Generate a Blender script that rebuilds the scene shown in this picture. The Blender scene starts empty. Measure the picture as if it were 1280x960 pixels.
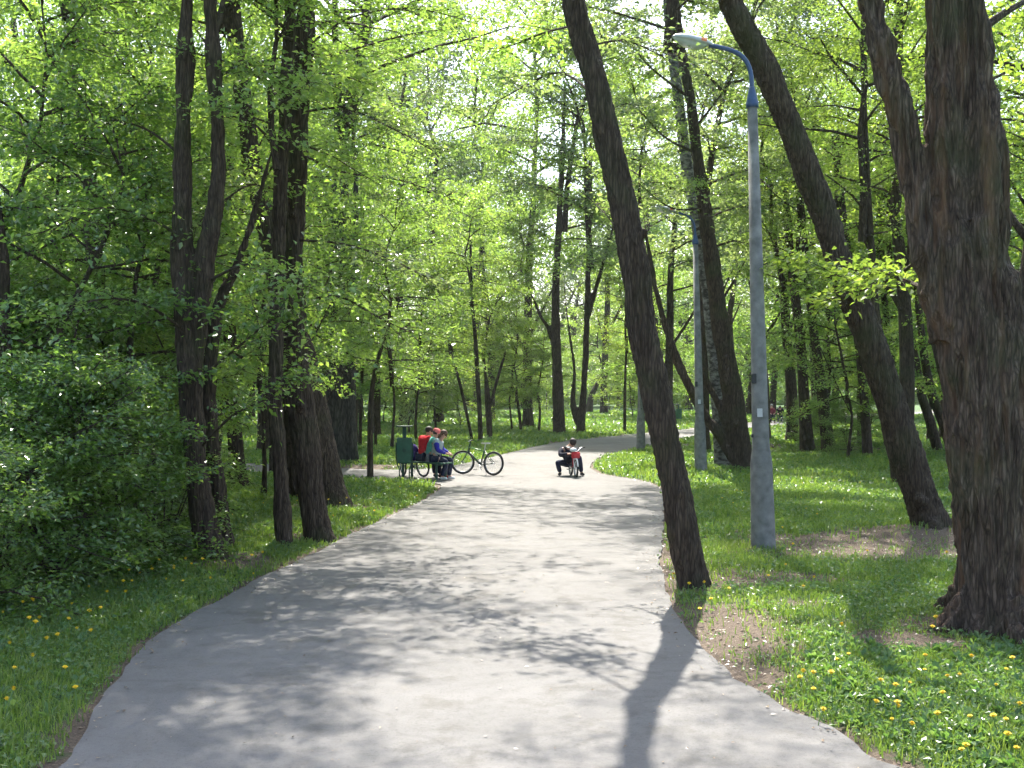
import bpy, math, random
import numpy as np
from mathutils import Vector, Matrix, noise as mnoise
from mathutils.geometry import tessellate_polygon

C = bpy.context.scene.collection
FO, CH, HY, CX = 1405.0, 2.3, 490.0, 640.0      # focal (px of the 1280 photo), eye height, horizon row, centre column
def D_(y): return FO*CH/(y-HY)                   # distance of a ground point seen at row y
def W(x, y, D=None):
    if D is None: D = D_(y)
    return Vector(((x-CX)/FO*D, D, CH-(y-HY)/FO*D))
def R(a): return math.radians(a)

# ------------------------------------------------------------------ object helpers
def tag(o, label=None, cat=None, group=None, kind=None):
    if label: o['label'] = label
    if cat: o['category'] = cat
    if group: o['group'] = group
    if kind: o['kind'] = kind
    return o
def empty(name, loc=(0,0,0), rz=0, label=None, cat=None, group=None):
    o = bpy.data.objects.new(name, None); C.objects.link(o)
    o.empty_display_size = .2
    o.location = loc; o.rotation_euler = (0,0,rz)
    return tag(o, label, cat, group)
def link(name, me, parent=None, mats=None):
    o = bpy.data.objects.new(name, me); C.objects.link(o)
    if parent is not None: o.parent = parent
    if mats:
        for m in (mats if isinstance(mats, (list, tuple)) else [mats]): me.materials.append(m)
    return o
def copy_tree(o, parent=None):
    c = o.copy(); C.objects.link(c)
    if parent is not None: c.parent = parent
    for ch in list(o.children): copy_tree(ch, c)
    return c
def np_mesh(name, V, Q, smooth=False, mi=None):
    """V (n,3), Q list of arrays of faces with the same vertex count"""
    me = bpy.data.meshes.new(name)
    V = np.ascontiguousarray(V, dtype=np.float32)
    Q = [np.asarray(q, dtype=np.int32) for q in Q if len(q)]
    me.vertices.add(len(V)); me.vertices.foreach_set('co', V.ravel())
    loops = np.concatenate([q.ravel() for q in Q])
    sizes = np.concatenate([np.full(len(q), q.shape[1], dtype=np.int32) for q in Q])
    starts = np.concatenate([[0], np.cumsum(sizes)[:-1]]).astype(np.int32)
    me.loops.add(len(loops)); me.loops.foreach_set('vertex_index', loops)
    me.polygons.add(len(sizes)); me.polygons.foreach_set('loop_start', starts)
    if mi is not None: me.polygons.foreach_set('material_index', np.asarray(mi, dtype=np.int32))
    me.polygons.foreach_set('use_smooth', np.full(len(sizes), bool(smooth)))
    me.update(calc_edges=True)
    return me

class MB:
    """collects simple solids into one mesh"""
    def __init__(s): s.V=[]; s.F=[]; s.n=0; s.M=[]; s.m=0
    def add(s, V, F):
        s.V += [tuple(v) for v in V]; s.F += [tuple(i+s.n for i in f) for f in F]; s.M += [s.m]*len(F); s.n += len(V); return s
    def box(s, c, d, M=None, bev=0.0):
        x,y,z = (k/2 for k in d); b = min(bev, x*.9, y*.9, z*.9)
        if b <= 0:
            V=[(i*x,j*y,k*z) for i in(-1,1) for j in(-1,1) for k in(-1,1)]
            Fc=[(0,1,3,2),(4,6,7,5),(0,4,5,1),(2,3,7,6),(0,2,6,4),(1,5,7,3)]
        else:
            V=[];Fc=[]; ring=[(x-b,y),(x,y-b),(x,-y+b),(x-b,-y),(-x+b,-y),(-x,-y+b),(-x,y-b),(-x+b,y)]
            for zz,k in ((-z,b),(-z+b,0),(z-b,0),(z,b)):
                for (a,c2) in ring: V.append((a*(1-k/x),c2*(1-k/y),zz))
            for r_ in range(3):
                for i in range(8): Fc.append((r_*8+i,r_*8+(i+1)%8,(r_+1)*8+(i+1)%8,(r_+1)*8+i)[::-1])
            Fc.append(tuple(range(8))); Fc.append(tuple(range(24,32))[::-1])
        T = (M if M else Matrix())
        V=[T@Vector(v)+Vector(c) for v in V]
        return s.add(V,Fc)
    def tube(s, pts, rad, n=8, cap=True, closed=False, sq=None):
        pts=[Vector(p) for p in pts]; L=len(pts)
        if not hasattr(rad,'__len__'): rad=[rad]*L
        t0=(pts[1]-pts[0]).normalized(); up=Vector((0,0,1)) if abs(t0.z)<.9 else Vector((0,1,0))
        u=t0.cross(up).normalized(); V=[];Fc=[]
        for i,p in enumerate(pts):
            a=pts[i-1] if (i>0 or closed) else pts[0]; b=pts[(i+1)%L] if (i<L-1 or closed) else pts[-1]
            t=(b-a).normalized(); u=(u-t*u.dot(t)).normalized(); w=t.cross(u)
            for k in range(n):
                an=2*math.pi*(k+.5)/n; V.append(p+(u*math.cos(an)+w*math.sin(an))*rad[i])
        for i in range(L if closed else L-1):
            j=(i+1)%L
            for k in range(n): Fc.append((i*n+k,i*n+(k+1)%n,j*n+(k+1)%n,j*n+k))
        if cap and not closed: Fc.append(tuple(range(n))[::-1]); Fc.append(tuple(range((L-1)*n,L*n)))
        return s.add(V,Fc)
    def ball(s, c, r, n=12, M=None):
        if not hasattr(r,'__len__'): r=(r,)*3
        V=[];Fc=[];m=n//2+1; T=M if M else Matrix()
        for i in range(1,m):
            ph=math.pi*i/m
            for k in range(n):
                th=2*math.pi*k/n; V.append(T@Vector((r[0]*math.sin(ph)*math.cos(th),r[1]*math.sin(ph)*math.sin(th),r[2]*math.cos(ph)))+Vector(c))
        V.append(T@Vector((0,0,r[2]))+Vector(c)); V.append(T@Vector((0,0,-r[2]))+Vector(c)); a=len(V)-2
        for i in range(m-2):
            for k in range(n): Fc.append((i*n+k,(i+1)*n+k,(i+1)*n+(k+1)%n,i*n+(k+1)%n))
        for k in range(n): Fc.append((a,k,(k+1)%n)); Fc.append((a+1,(m-2)*n+(k+1)%n,(m-2)*n+k))
        return s.add(V,Fc)
    def build(s, name, mat, parent=None, smooth=False):
        me=bpy.data.meshes.new(name); me.from_pydata(s.V,[],s.F)
        mats = mat if isinstance(mat,(list,tuple)) else [mat]
        for m in mats: me.materials.append(m)
        for p,mi in zip(me.polygons,s.M): p.use_smooth=smooth; p.material_index=mi
        me.update(); o=bpy.data.objects.new(name,me); C.objects.link(o)
        if parent is not None: o.parent=parent
        return o

# ------------------------------------------------------------------ materials
def mat(name):
    m = bpy.data.materials.new(name); m.use_nodes = True
    nt = m.node_tree; nt.nodes.clear()
    return m, nt, nt.nodes, nt.links
def N(nt, t, **kw):
    n = nt.nodes.new(t)
    for k, v in kw.items():
        if k.startswith('i_'): n.inputs[k[2:].replace('_',' ')].default_value = v
        else: setattr(n, k, v)
    return n
def ramp(nt, stops, interp='LINEAR'):
    r = nt.nodes.new('ShaderNodeValToRGB'); e = r.color_ramp.elements; r.color_ramp.interpolation = interp
    while len(e) < len(stops): e.new(.5)
    for k, (p, c) in enumerate(stops): e[k].position = p; e[k].color = (*c, 1)
    return r
def leaf_mat(name, cols, trans=.5, rough=.38, tcol=1.6, spec=.5, yel=1.25):
    m, nt, ns, ls = mat(name)
    g = N(nt, 'ShaderNodeNewGeometry'); oi = N(nt, 'ShaderNodeObjectInfo')
    ad = N(nt, 'ShaderNodeMath', operation='MULTIPLY_ADD'); ls.new(g.outputs['Random Per Island'], ad.inputs[0]); ad.inputs[1].default_value = .72
    mm = N(nt, 'ShaderNodeMath', operation='MULTIPLY'); ls.new(oi.outputs['Random'], mm.inputs[0]); mm.inputs[1].default_value = .28
    ls.new(mm.outputs[0], ad.inputs[2])
    r = ramp(nt, [(i/(len(cols)-1), c) for i, c in enumerate(cols)]); ls.new(ad.outputs[0], r.inputs[0])
    pb = N(nt, 'ShaderNodeBsdfPrincipled', i_Roughness=rough); pb.inputs['Specular IOR Level'].default_value = spec
    ls.new(r.outputs[0], pb.inputs['Base Color'])
    mx = N(nt, 'ShaderNodeMix', data_type='RGBA', blend_type='MULTIPLY'); mx.inputs[0].default_value = 1
    ls.new(r.outputs[0], mx.inputs[6]); mx.inputs[7].default_value = (tcol*yel*1.02, tcol*1.22, tcol*.55, 1)
    tr = N(nt, 'ShaderNodeBsdfTranslucent'); ls.new(mx.outputs[2], tr.inputs[0])
    ms = N(nt, 'ShaderNodeMixShader'); ms.inputs[0].default_value = trans
    ls.new(pb.outputs[0], ms.inputs[1]); ls.new(tr.outputs[0], ms.inputs[2])
    o = N(nt, 'ShaderNodeOutputMaterial'); ls.new(ms.outputs[0], o.inputs[0])
    return m
LEAF_FRESH = leaf_mat('leaf_fresh', [(.085,.155,.045),(.12,.20,.055),(.155,.24,.07),(.21,.28,.10)], trans=.55, tcol=1.8, rough=.3, spec=.8)
LEAF_MID   = leaf_mat('leaf_mid',   [(.085,.155,.045),(.115,.195,.055),(.15,.235,.07),(.20,.27,.10)], trans=.5, tcol=1.85, rough=.28, spec=.9)
LEAF_GREY  = leaf_mat('leaf_grey',  [(.085,.135,.07),(.11,.165,.085),(.14,.19,.105),(.18,.225,.135)], trans=.5, rough=.27, spec=.9, tcol=1.85)
LEAF_DARK  = leaf_mat('leaf_dark',  [(.065,.13,.04),(.09,.16,.048),(.12,.195,.058),(.16,.23,.085)], trans=.48, rough=.25, spec=1.0, tcol=1.9)
LEAF_YEL   = leaf_mat('leaf_yellowgreen', [(.10,.17,.04),(.135,.21,.05),(.175,.25,.065),(.24,.30,.10)], trans=.55)
GRASS_M    = leaf_mat('grass_blades', [(.075,.13,.03),(.115,.185,.042),(.16,.23,.055),(.25,.29,.11)], trans=.45, rough=.4, tcol=1.5, yel=1.15)
HERB_M     = leaf_mat('herb_leaves', [(.065,.125,.04),(.09,.165,.055),(.125,.20,.07),(.18,.25,.11)], trans=.42, rough=.34, tcol=1.5, yel=1.1)

def bark_mat(name, c0, c1, c2, scale=1.0, bump=.6, moss=0.0, tint=None):
    m, nt, ns, ls = mat(name)
    tc = N(nt, 'ShaderNodeTexCoord'); mp = N(nt, 'ShaderNodeMapping'); mp.inputs['Scale'].default_value = (16*scale, 16*scale, 2.2*scale)
    ls.new(tc.outputs['Object'], mp.inputs[0])
    n1 = N(nt, 'ShaderNodeTexNoise', i_Scale=1.0, i_Detail=6.0, i_Roughness=.62); n1.inputs['Distortion'].default_value=.6; ls.new(mp.outputs[0], n1.inputs[0])
    v = N(nt, 'ShaderNodeTexVoronoi', feature='DISTANCE_TO_EDGE', i_Scale=1.3); ls.new(mp.outputs[0], v.inputs[0])
    r = ramp(nt, [(.25,c0),(.5,c1),(.75,c2)]); ls.new(n1.outputs[0], r.inputs[0])
    vr = ramp(nt, [(0,(.35,.35,.35)),(.22,(1,1,1))]); ls.new(v.outputs[0], vr.inputs[0])
    mx = N(nt, 'ShaderNodeMix', data_type='RGBA', blend_type='MULTIPLY'); mx.inputs[0].default_value=.8
    ls.new(r.outputs[0], mx.inputs[6]); ls.new(vr.outputs[0], mx.inputs[7])
    col = mx.outputs[2]
    n2 = N(nt, 'ShaderNodeTexNoise', i_Scale=1.3, i_Detail=4.0); ls.new(tc.outputs['Object'], n2.inputs[0])
    if tint:
        mp2 = N(nt, 'ShaderNodeMapping'); mp2.inputs['Scale'].default_value=(7,7,.8); ls.new(tc.outputs['Object'], mp2.inputs[0])
        n3 = N(nt, 'ShaderNodeTexNoise', i_Scale=1.0, i_Detail=3.0); ls.new(mp2.outputs[0], n3.inputs[0])
        r3 = ramp(nt, [(.5,(0,0,0)),(.72,(.75,.75,.75))]); ls.new(n3.outputs[0], r3.inputs[0])
        m3 = N(nt, 'ShaderNodeMix', data_type='RGBA'); ls.new(r3.outputs[0], m3.inputs[0]); ls.new(col, m3.inputs[6]); m3.inputs[7].default_value=(*tint,1); col=m3.outputs[2]
    if moss > 0:
        r2 = ramp(nt, [(.5,(0,0,0)),(.7,(moss,)*3)]); ls.new(n2.outputs[0], r2.inputs[0])
        m2 = N(nt, 'ShaderNodeMix', data_type='RGBA'); ls.new(r2.outputs[0], m2.inputs[0]); ls.new(col, m2.inputs[6]); m2.inputs[7].default_value=(.05,.075,.02,1); col=m2.outputs[2]
    bp = N(nt, 'ShaderNodeBump', i_Strength=bump, i_Distance=.03)
    hm = N(nt, 'ShaderNodeMath', operation='MULTIPLY'); ls.new(n1.outputs[0], hm.inputs[0]); ls.new(vr.outputs[0], hm.inputs[1])
    ls.new(hm.outputs[0], bp.inputs['Height'])
    pb = N(nt, 'ShaderNodeBsdfPrincipled', i_Roughness=.9); pb.inputs['Specular IOR Level'].default_value=.25
    ls.new(col, pb.inputs['Base Color']); ls.new(bp.outputs[0], pb.inputs['Normal'])
    o = N(nt, 'ShaderNodeOutputMaterial'); ls.new(pb.outputs[0], o.inputs[0])
    return m
BARK = bark_mat('bark_dark', (.030,.020,.013),(.075,.052,.035),(.15,.11,.078), 1.4, bump=1.0, moss=.3)
BARK_BIG = bark_mat('bark_big', (.028,.018,.012),(.105,.072,.050),(.23,.165,.12), 1.5, bump=1.0, moss=.35, tint=(.15,.08,.042))
BARK_GREY = bark_mat('bark_grey', (.035,.032,.027),(.075,.068,.056),(.12,.11,.095), 1.0)
def birch_mat():
    m, nt, ns, ls = mat('bark_birch')
    tc = N(nt,'ShaderNodeTexCoord'); mp = N(nt,'ShaderNodeMapping'); mp.inputs['Scale'].default_value=(5,5,9); ls.new(tc.outputs['Object'],mp.inputs[0])
    n = N(nt,'ShaderNodeTexNoise',i_Scale=1.0,i_Detail=5.0,i_Roughness=.65); ls.new(mp.outputs[0],n.inputs[0])
    r = ramp(nt,[(.42,(.035,.03,.027)),(.52,(.14,.13,.115)),(.62,(.25,.24,.22))]); ls.new(n.outputs[0],r.inputs[0])
    pb = N(nt,'ShaderNodeBsdfPrincipled',i_Roughness=.8); ls.new(r.outputs[0],pb.inputs['Base Color'])
    b=N(nt,'ShaderNodeBump',i_Strength=.4,i_Distance=.02); ls.new(n.outputs[0],b.inputs['Height']); ls.new(b.outputs[0],pb.inputs['Normal'])
    o=N(nt,'ShaderNodeOutputMaterial'); ls.new(pb.outputs[0],o.inputs[0]); return m
BIRCH = birch_mat()
def plain(name, col, rough=.5, metal=0.0, var=.12, scale=12.0, spec=.5, trans=0.0):
    m, nt, ns, ls = mat(name)
    tc = N(nt,'ShaderNodeTexCoord'); n = N(nt,'ShaderNodeTexNoise',i_Scale=scale,i_Detail=4.0); ls.new(tc.outputs['Object'],n.inputs[0])
    r = ramp(nt,[(.3,tuple(c*(1-var) for c in col)),(.7,tuple(min(1,c*(1+var)) for c in col))]); ls.new(n.outputs[0],r.inputs[0])
    pb = N(nt,'ShaderNodeBsdfPrincipled',i_Roughness=rough,i_Metallic=metal); pb.inputs['Specular IOR Level'].default_value=spec
    if trans: pb.inputs['Transmission Weight'].default_value=trans
    ls.new(r.outputs[0],pb.inputs['Base Color'])
    o=N(nt,'ShaderNodeOutputMaterial'); ls.new(pb.outputs[0],o.inputs[0]); return m

# ------------------------------------------------------------------ noise in numpy
def vnoise(x, y, seed=0):
    x=np.asarray(x,dtype=np.float64); y=np.asarray(y,dtype=np.float64)
    xi=np.floor(x).astype(np.int64); yi=np.floor(y).astype(np.int64); fx=x-xi; fy=y-yi
    def h(a,b):
        n=(a*374761393+b*668265263+seed*1442695041)&0xffffffff
        n=((n^(n>>13))*1274126177)&0xffffffff
        return ((n^(n>>16))&0xffff)/65535.0
    fx=fx*fx*(3-2*fx); fy=fy*fy*(3-2*fy)
    return (h(xi,yi)*(1-fx)+h(xi+1,yi)*fx)*(1-fy)+(h(xi,yi+1)*(1-fx)+h(xi+1,yi+1)*fx)*fy
def fbm(x,y,seed=0,o=4):
    s=0;a=.5;t=0
    for k in range(o): s=s+a*vnoise(x*2**k,y*2**k,seed+k*17); t+=a; a*=.55
    return s/t

# ------------------------------------------------------------------ path outline
def crspline(P, per=8, closed=False):
    P=[Vector(p) for p in P]; out=[]; n=len(P)
    for i in range(n if closed else n-1):
        g=lambda k: P[k%n] if closed else P[max(0,min(n-1,k))]
        a,b,c,d=g(i-1),g(i),g(i+1),g(i+2)
        for k in range(per):
            t=k/per
            out.append(.5*((2*b)+(c-a)*t+(2*a-5*b+4*c-d)*t*t+(3*b-a-3*c+d)*t**3))
    if not closed: out.append(P[-1])
    return out
pxl = [(70,960),(135,865),(185,802),(300,735),(385,695),(450,662),(515,632),(548,612),(545,604),(500,602),(440,599),(360,595),(290,589),(150,582),(-60,578),
       (-60,570),(150,573),(290,578),(420,585),(500,587),(560,583),(620,570),(680,556),(730,549),(790,543),(870,535),(960,526),(1060,518.5),(1200,513),(1500,508),
       (1500,511.5),(1200,518),(1060,525),(960,534),(880,545),(810,558),(755,570),(738,582),(752,592),(800,600),(826,612),(829,650),(826,700),(838,750),(868,800),(920,845),(985,883),(1060,922),(1130,960)]
PW = [W(x,y).to_2d() for x,y in pxl]
PW = [Vector((-4.2,-8)),Vector((-3.6,2.0)),Vector((-3.05,5.3))] + PW + [Vector((3.6,5.6)),Vector((5.0,3.0)),Vector((6.5,-8))]
PP = crspline([p.to_3d() for p in PW], 6, True)
rngp = np.random.default_rng(5)
poly = np.array([[p.x,p.y] for p in PP])
def densify(P, step):
    out=[]
    for i in range(len(P)):
        a=P[i]; b=P[(i+1)%len(P)]; L=np.linalg.norm(b-a); s=step*max(1,a[1]/14); n=max(1,int(L/s))
        for k in range(n): out.append(a+(b-a)*k/n)
    return np.array(out)
poly = densify(poly, .14)
poly = poly + .07*np.stack([fbm(poly[:,0]*2.2,poly[:,1]*2.2,3)-.5, fbm(poly[:,0]*2.2,poly[:,1]*2.2,9)-.5],1)*2
coarse = poly[::2]
def inside(x,y,P=coarse):
    x=np.asarray(x); y=np.asarray(y); c=np.zeros(x.shape,bool)
    for i in range(len(P)):
        x1,y1=P[i]; x2,y2=P[(i+1)%len(P)]
        if y1==y2: continue
        m=((y1>y)!=(y2>y)) & (x < (x2-x1)*(y-y1)/(y2-y1)+x1)
        c^=m
    return c
def dist(x,y,P=coarse[::2]):
    d=np.full(np.shape(x),1e9); Q=np.roll(P,-1,0)
    for a,b in zip(P,Q):
        ab=b-a; L=ab@ab+1e-9
        t=np.clip(((x-a[0])*ab[0]+(y-a[1])*ab[1])/L,0,1)
        d=np.minimum(d,(x-a[0]-t*ab[0])**2+(y-a[1]-t*ab[1])**2)
    return np.sqrt(d)
# signed distance sampled on a grid once
GX=np.linspace(-45,60,421); GY=np.linspace(0,150,601)
gx,gy=np.meshgrid(GX,GY,indexing='ij'); SD=dist(gx,gy); SD=np.where(inside(gx,gy),-SD,SD)
def sd(x,y):
    x=np.asarray(x,float); y=np.asarray(y,float)
    u=np.clip((x-GX[0])/(GX[1]-GX[0]),0,len(GX)-1.001); v=np.clip((y-GY[0])/(GY[1]-GY[0]),0,len(GY)-1.001)
    i=u.astype(int); j=v.astype(int); fu=u-i; fv=v-j
    return (SD[i,j]*(1-fu)*(1-fv)+SD[i+1,j]*fu*(1-fv)+SD[i,j+1]*(1-fu)*fv+SD[i+1,j+1]*fu*fv)
def sstep(a,b,x): t=np.clip((x-a)/(b-a),0,1); return t*t*(3-2*t)
SOIL=[(W(1140,688),2.5,1.9,1.3),(W(1060,697),1.2,.9,.9),(W(925,728),1.5,.8,1.0),(W(1215,680),1.3,2.4,1.0),(W(905,790),.75,2.0,1.0),(W(930,840),.45,.8,1.1),(W(1130,806),.9,.5,.85),(W(1290,790),1.6,.8,1.1),(W(1000,760),.9,.5,.7),(W(834,700),.4,2.2,1.1),
      (W(930,560),3,3,.9),(W(1050,565),3,3,.9),(W(560,512),10,7,1.1),(W(432,585),2,1,1),(W(400,672),1.0,.8,.9),(W(270,705),1.2,.8,.8),(W(415,636),1.4,1,.9)]
def soil(x,y):
    s=np.zeros(np.shape(x))
    for c,a,b,k in SOIL: s=np.maximum(s,k*np.exp(-(((x-c.x)/a)**2+((y-c.y)/b)**2)))
    d=sd(x,y); s=np.maximum(s,.95*np.exp(-np.maximum(d,0)/.18))
    return s+(fbm(x*1.1,y*1.1,21)-.5)*.9+(fbm(x*6,y*6,23,2)-.5)*.35
def gz(x,y):
    d=sd(x,y); x=np.asarray(x,float); y=np.asarray(y,float)
    z=-.03+.085*sstep(.05,.9,d)+(fbm(x*.35,y*.35,4)-.5)*.22*sstep(.5,4,d)
    c=W(1165,670); z=z+.16*np.exp(-(((x-c.x)/1.5)**2+((y-c.y)/1.2)**2))*sstep(.3,1.5,d)
    return z

# ground
xs=np.concatenate([-np.geomspace(1500,32,16),np.arange(-30,32,.25),np.geomspace(34,1500,16)])
ys=np.concatenate([[-60,-20,-8],np.arange(0,46,.25),np.geomspace(47,2500,70)])
X,Y=np.meshgrid(xs,ys,indexing='ij'); Z=gz(X,Y); Z=np.where((Y<0)&(np.abs(X)<9),-.03,Z)
V=np.stack([X.ravel(),Y.ravel(),Z.ravel()],1); nx,ny=len(xs),len(ys)
I=np.arange(nx*ny).reshape(nx,ny); Q=np.stack([I[:-1,:-1].ravel(),I[1:,:-1].ravel(),I[1:,1:].ravel(),I[:-1,1:].ravel()],1)
me=np_mesh('ground',V,[Q],True)
at=me.attributes.new('soil','FLOAT','POINT'); at.data.foreach_set('value',soil(V[:,0],V[:,1]).astype(np.float32))
def ground_mat():
    m,nt,ns,ls=mat('ground_soil_grass')
    a=N(nt,'ShaderNodeAttribute',attribute_name='soil'); tc=N(nt,'ShaderNodeTexCoord')
    n1=N(nt,'ShaderNodeTexNoise',i_Scale=6.0,i_Detail=8.0,i_Roughness=.7); ls.new(tc.outputs['Object'],n1.inputs[0])
    n2=N(nt,'ShaderNodeTexNoise',i_Scale=45.0,i_Detail=6.0,i_Roughness=.75); ls.new(tc.outputs['Object'],n2.inputs[0])
    g=ramp(nt,[(.3,(.02,.05,.01)),(.5,(.045,.10,.018)),(.7,(.085,.15,.03))]); ls.new(n2.outputs[0],g.inputs[0])
    s=ramp(nt,[(.25,(.035,.024,.016)),(.45,(.085,.060,.040)),(.6,(.15,.108,.072)),(.74,(.33,.28,.21))]); ls.new(n2.outputs[0],s.inputs[0])
    ad=N(nt,'ShaderNodeMath',operation='ADD'); ls.new(a.outputs['Fac'],ad.inputs[0]); 
    sb=N(nt,'ShaderNodeMath',operation='SUBTRACT'); ls.new(n1.outputs[0],sb.inputs[0]); sb.inputs[1].default_value=.5; ls.new(sb.outputs[0],ad.inputs[1])
    k=ramp(nt,[(.3,(0,0,0)),(.62,(1,1,1))]); ls.new(ad.outputs[0],k.inputs[0])
    mx=N(nt,'ShaderNodeMix',data_type='RGBA'); ls.new(k.outputs[0],mx.inputs[0]); ls.new(g.outputs[0],mx.inputs[6]); ls.new(s.outputs[0],mx.inputs[7])
    b=N(nt,'ShaderNodeBump',i_Strength=.8,i_Distance=.03); ls.new(n2.outputs[0],b.inputs['Height'])
    pb=N(nt,'ShaderNodeBsdfPrincipled',i_Roughness=.95); ls.new(mx.outputs[2],pb.inputs['Base Color']); ls.new(b.outputs[0],pb.inputs['Normal'])
    o=N(nt,'ShaderNodeOutputMaterial'); ls.new(pb.outputs[0],o.inputs[0]); return m
tag(link('ground',me,None,ground_mat()),kind='structure')

# path sheet with a small skirt
n=len(poly)
top=[(p[0],p[1],0.0) for p in poly]; bot=[(p[0],p[1],-.06) for p in poly]
tris=tessellate_polygon([[Vector(p) for p in top]])
tri=[]
for t in tris:
    a,b,c=(Vector(top[i]) for i in t)
    tri.append(tuple(t) if (b-a).cross(c-a).z>0 else tuple(t)[::-1])
me=np_mesh('path',np.array(top+bot),[np.array(tri),np.array([(i,(i+1)%n,(i+1)%n+n,i+n) for i in range(n)])])
def path_mat():
    m,nt,ns,ls=mat('worn_asphalt')
    tc=N(nt,'ShaderNodeTexCoord')
    n1=N(nt,'ShaderNodeTexNoise',i_Scale=.55,i_Detail=6.0,i_Roughness=.6); ls.new(tc.outputs['Object'],n1.inputs[0])
    n2=N(nt,'ShaderNodeTexNoise',i_Scale=34.0,i_Detail=6.0,i_Roughness=.85); ls.new(tc.outputs['Object'],n2.inputs[0])
    n3=N(nt,'ShaderNodeTexNoise',i_Scale=5.0,i_Detail=8.0,i_Roughness=.7); ls.new(tc.outputs['Object'],n3.inputs[0])
    v=N(nt,'ShaderNodeTexVoronoi',i_Scale=190.0); ls.new(tc.outputs['Object'],v.inputs[0])
    r1=ramp(nt,[(.3,(.132,.127,.119)),(.7,(.175,.168,.158))]); ls.new(n1.outputs[0],r1.inputs[0])
    r2=ramp(nt,[(.3,(.45,.43,.41)),(.47,(1,1,1)),(.8,(1.0,.98,.95))]); ls.new(n2.outputs[0],r2.inputs[0])
    r3=ramp(nt,[(.3,(.8,.79,.77)),(.55,(1,1,1))]); ls.new(n3.outputs[0],r3.inputs[0])
    r4=ramp(nt,[(0,(.72,.7,.68)),(.5,(1,1,1)),(.95,(1,1,1))]); ls.new(v.outputs['Color'],r4.inputs[0])
    col=r1.outputs[0]
    dn=N(nt,'ShaderNodeTexNoise',i_Scale=1.6,i_Detail=5.0); ls.new(tc.outputs['Object'],dn.inputs[0])
    dm=N(nt,'ShaderNodeMix',data_type='RGBA'); dm.inputs[0].default_value=.35; ls.new(tc.outputs['Object'],dm.inputs[6]); ls.new(dn.outputs['Color'],dm.inputs[7])
    cv=N(nt,'ShaderNodeTexVoronoi',feature='DISTANCE_TO_EDGE',i_Scale=.62); ls.new(dm.outputs[2],cv.inputs[0])
    r5=ramp(nt,[(0,(.45,.43,.40)),(.006,(.62,.6,.57)),(.014,(1,1,1))]); ls.new(cv.outputs[0],r5.inputs[0])
    n6=N(nt,'ShaderNodeTexNoise',i_Scale=1.4,i_Detail=7.0,i_Roughness=.65); ls.new(tc.outputs['Object'],n6.inputs[0])
    r6=ramp(nt,[(.36,(.74,.72,.68)),(.46,(1,1,1)),(.62,(1,1,1)),(.7,(1.0,.96,.88))]); ls.new(n6.outputs[0],r6.inputs[0])
    for r,f in ((r2,.9),(r3,.8),(r4,.7),(r5,.22),(r6,.8)):
        mx=N(nt,'ShaderNodeMix',data_type='RGBA',blend_type='MULTIPLY'); mx.inputs[0].default_value=f
        ls.new(col,mx.inputs[6]); ls.new(r.outputs[0],mx.inputs[7]); col=mx.outputs[2]
    b=N(nt,'ShaderNodeBump',i_Strength=.5,i_Distance=.006); ls.new(n2.outputs[0],b.inputs['Height'])
    b2=N(nt,'ShaderNodeBump',i_Strength=.4,i_Distance=.02); ls.new(n3.outputs[0],b2.inputs['Height']); ls.new(b.outputs[0],b2.inputs['Normal'])
    pb=N(nt,'ShaderNodeBsdfPrincipled',i_Roughness=.85); pb.inputs['Specular IOR Level'].default_value=.3
    ls.new(col,pb.inputs['Base Color']); ls.new(b2.outputs[0],pb.inputs['Normal'])
    o=N(nt,'ShaderNodeOutputMaterial'); ls.new(pb.outputs[0],o.inputs[0]); return m
tag(link('path',me,None,path_mat()),kind='structure')

# ------------------------------------------------------------------ leaves
def leaf_quads(P, size, rng, tilt=.6, asp=.6, dirv=None, droop=0.0):
    n=len(P); size=np.broadcast_to(size,(n,))
    nrm=rng.normal(0,tilt,(n,3)); nrm[:,2]+=1; nrm/=np.linalg.norm(nrm,axis=1)[:,None]
    t=rng.normal(0,1,(n,3)) if dirv is None else dirv+rng.normal(0,.5,(n,3))
    t-=nrm*(t*nrm).sum(1)[:,None]; t/=np.linalg.norm(t,axis=1)[:,None]+1e-9
    s=np.cross(nrm,t); h=size[:,None]
    tipdz=np.zeros((n,3)); tipdz[:,2]=-droop*size
    a=P-t*h*.5; b=P+s*h*asp*.5-t*h*.08+nrm*h*.09; c=P+t*h*.5+tipdz; d=P-s*h*asp*.5-t*h*.08+nrm*h*.09
    V=np.stack([a,b,c,d],1).reshape(-1,3)
    return V, np.arange(4*n).reshape(n,4)
def tube_np(pts, rad, n=5):
    pts=np.asarray(pts,float); L=len(pts); T=np.gradient(pts,axis=0); T/=np.linalg.norm(T,axis=1)[:,None]+1e-9
    ref=np.array([0,0,1.]) if abs(T[0,2])<.9 else np.array([0,1.,0]); V=[]
    u=np.cross(T[0],ref); u/=np.linalg.norm(u)
    for i in range(L):
        u=u-T[i]*(u@T[i]); u/=np.linalg.norm(u)+1e-9; w=np.cross(T[i],u); an=np.arange(n)*2*math.pi/n
        V.append(pts[i]+rad[i]*(np.cos(an)[:,None]*u+np.sin(an)[:,None]*w))
    V=np.concatenate(V); F=[]
    for i in range(L-1):
        for k in range(n): F.append((i*n+k,i*n+(k+1)%n,(i+1)*n+(k+1)%n,(i+1)*n+k))
    return V,np.array(F)
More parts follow.
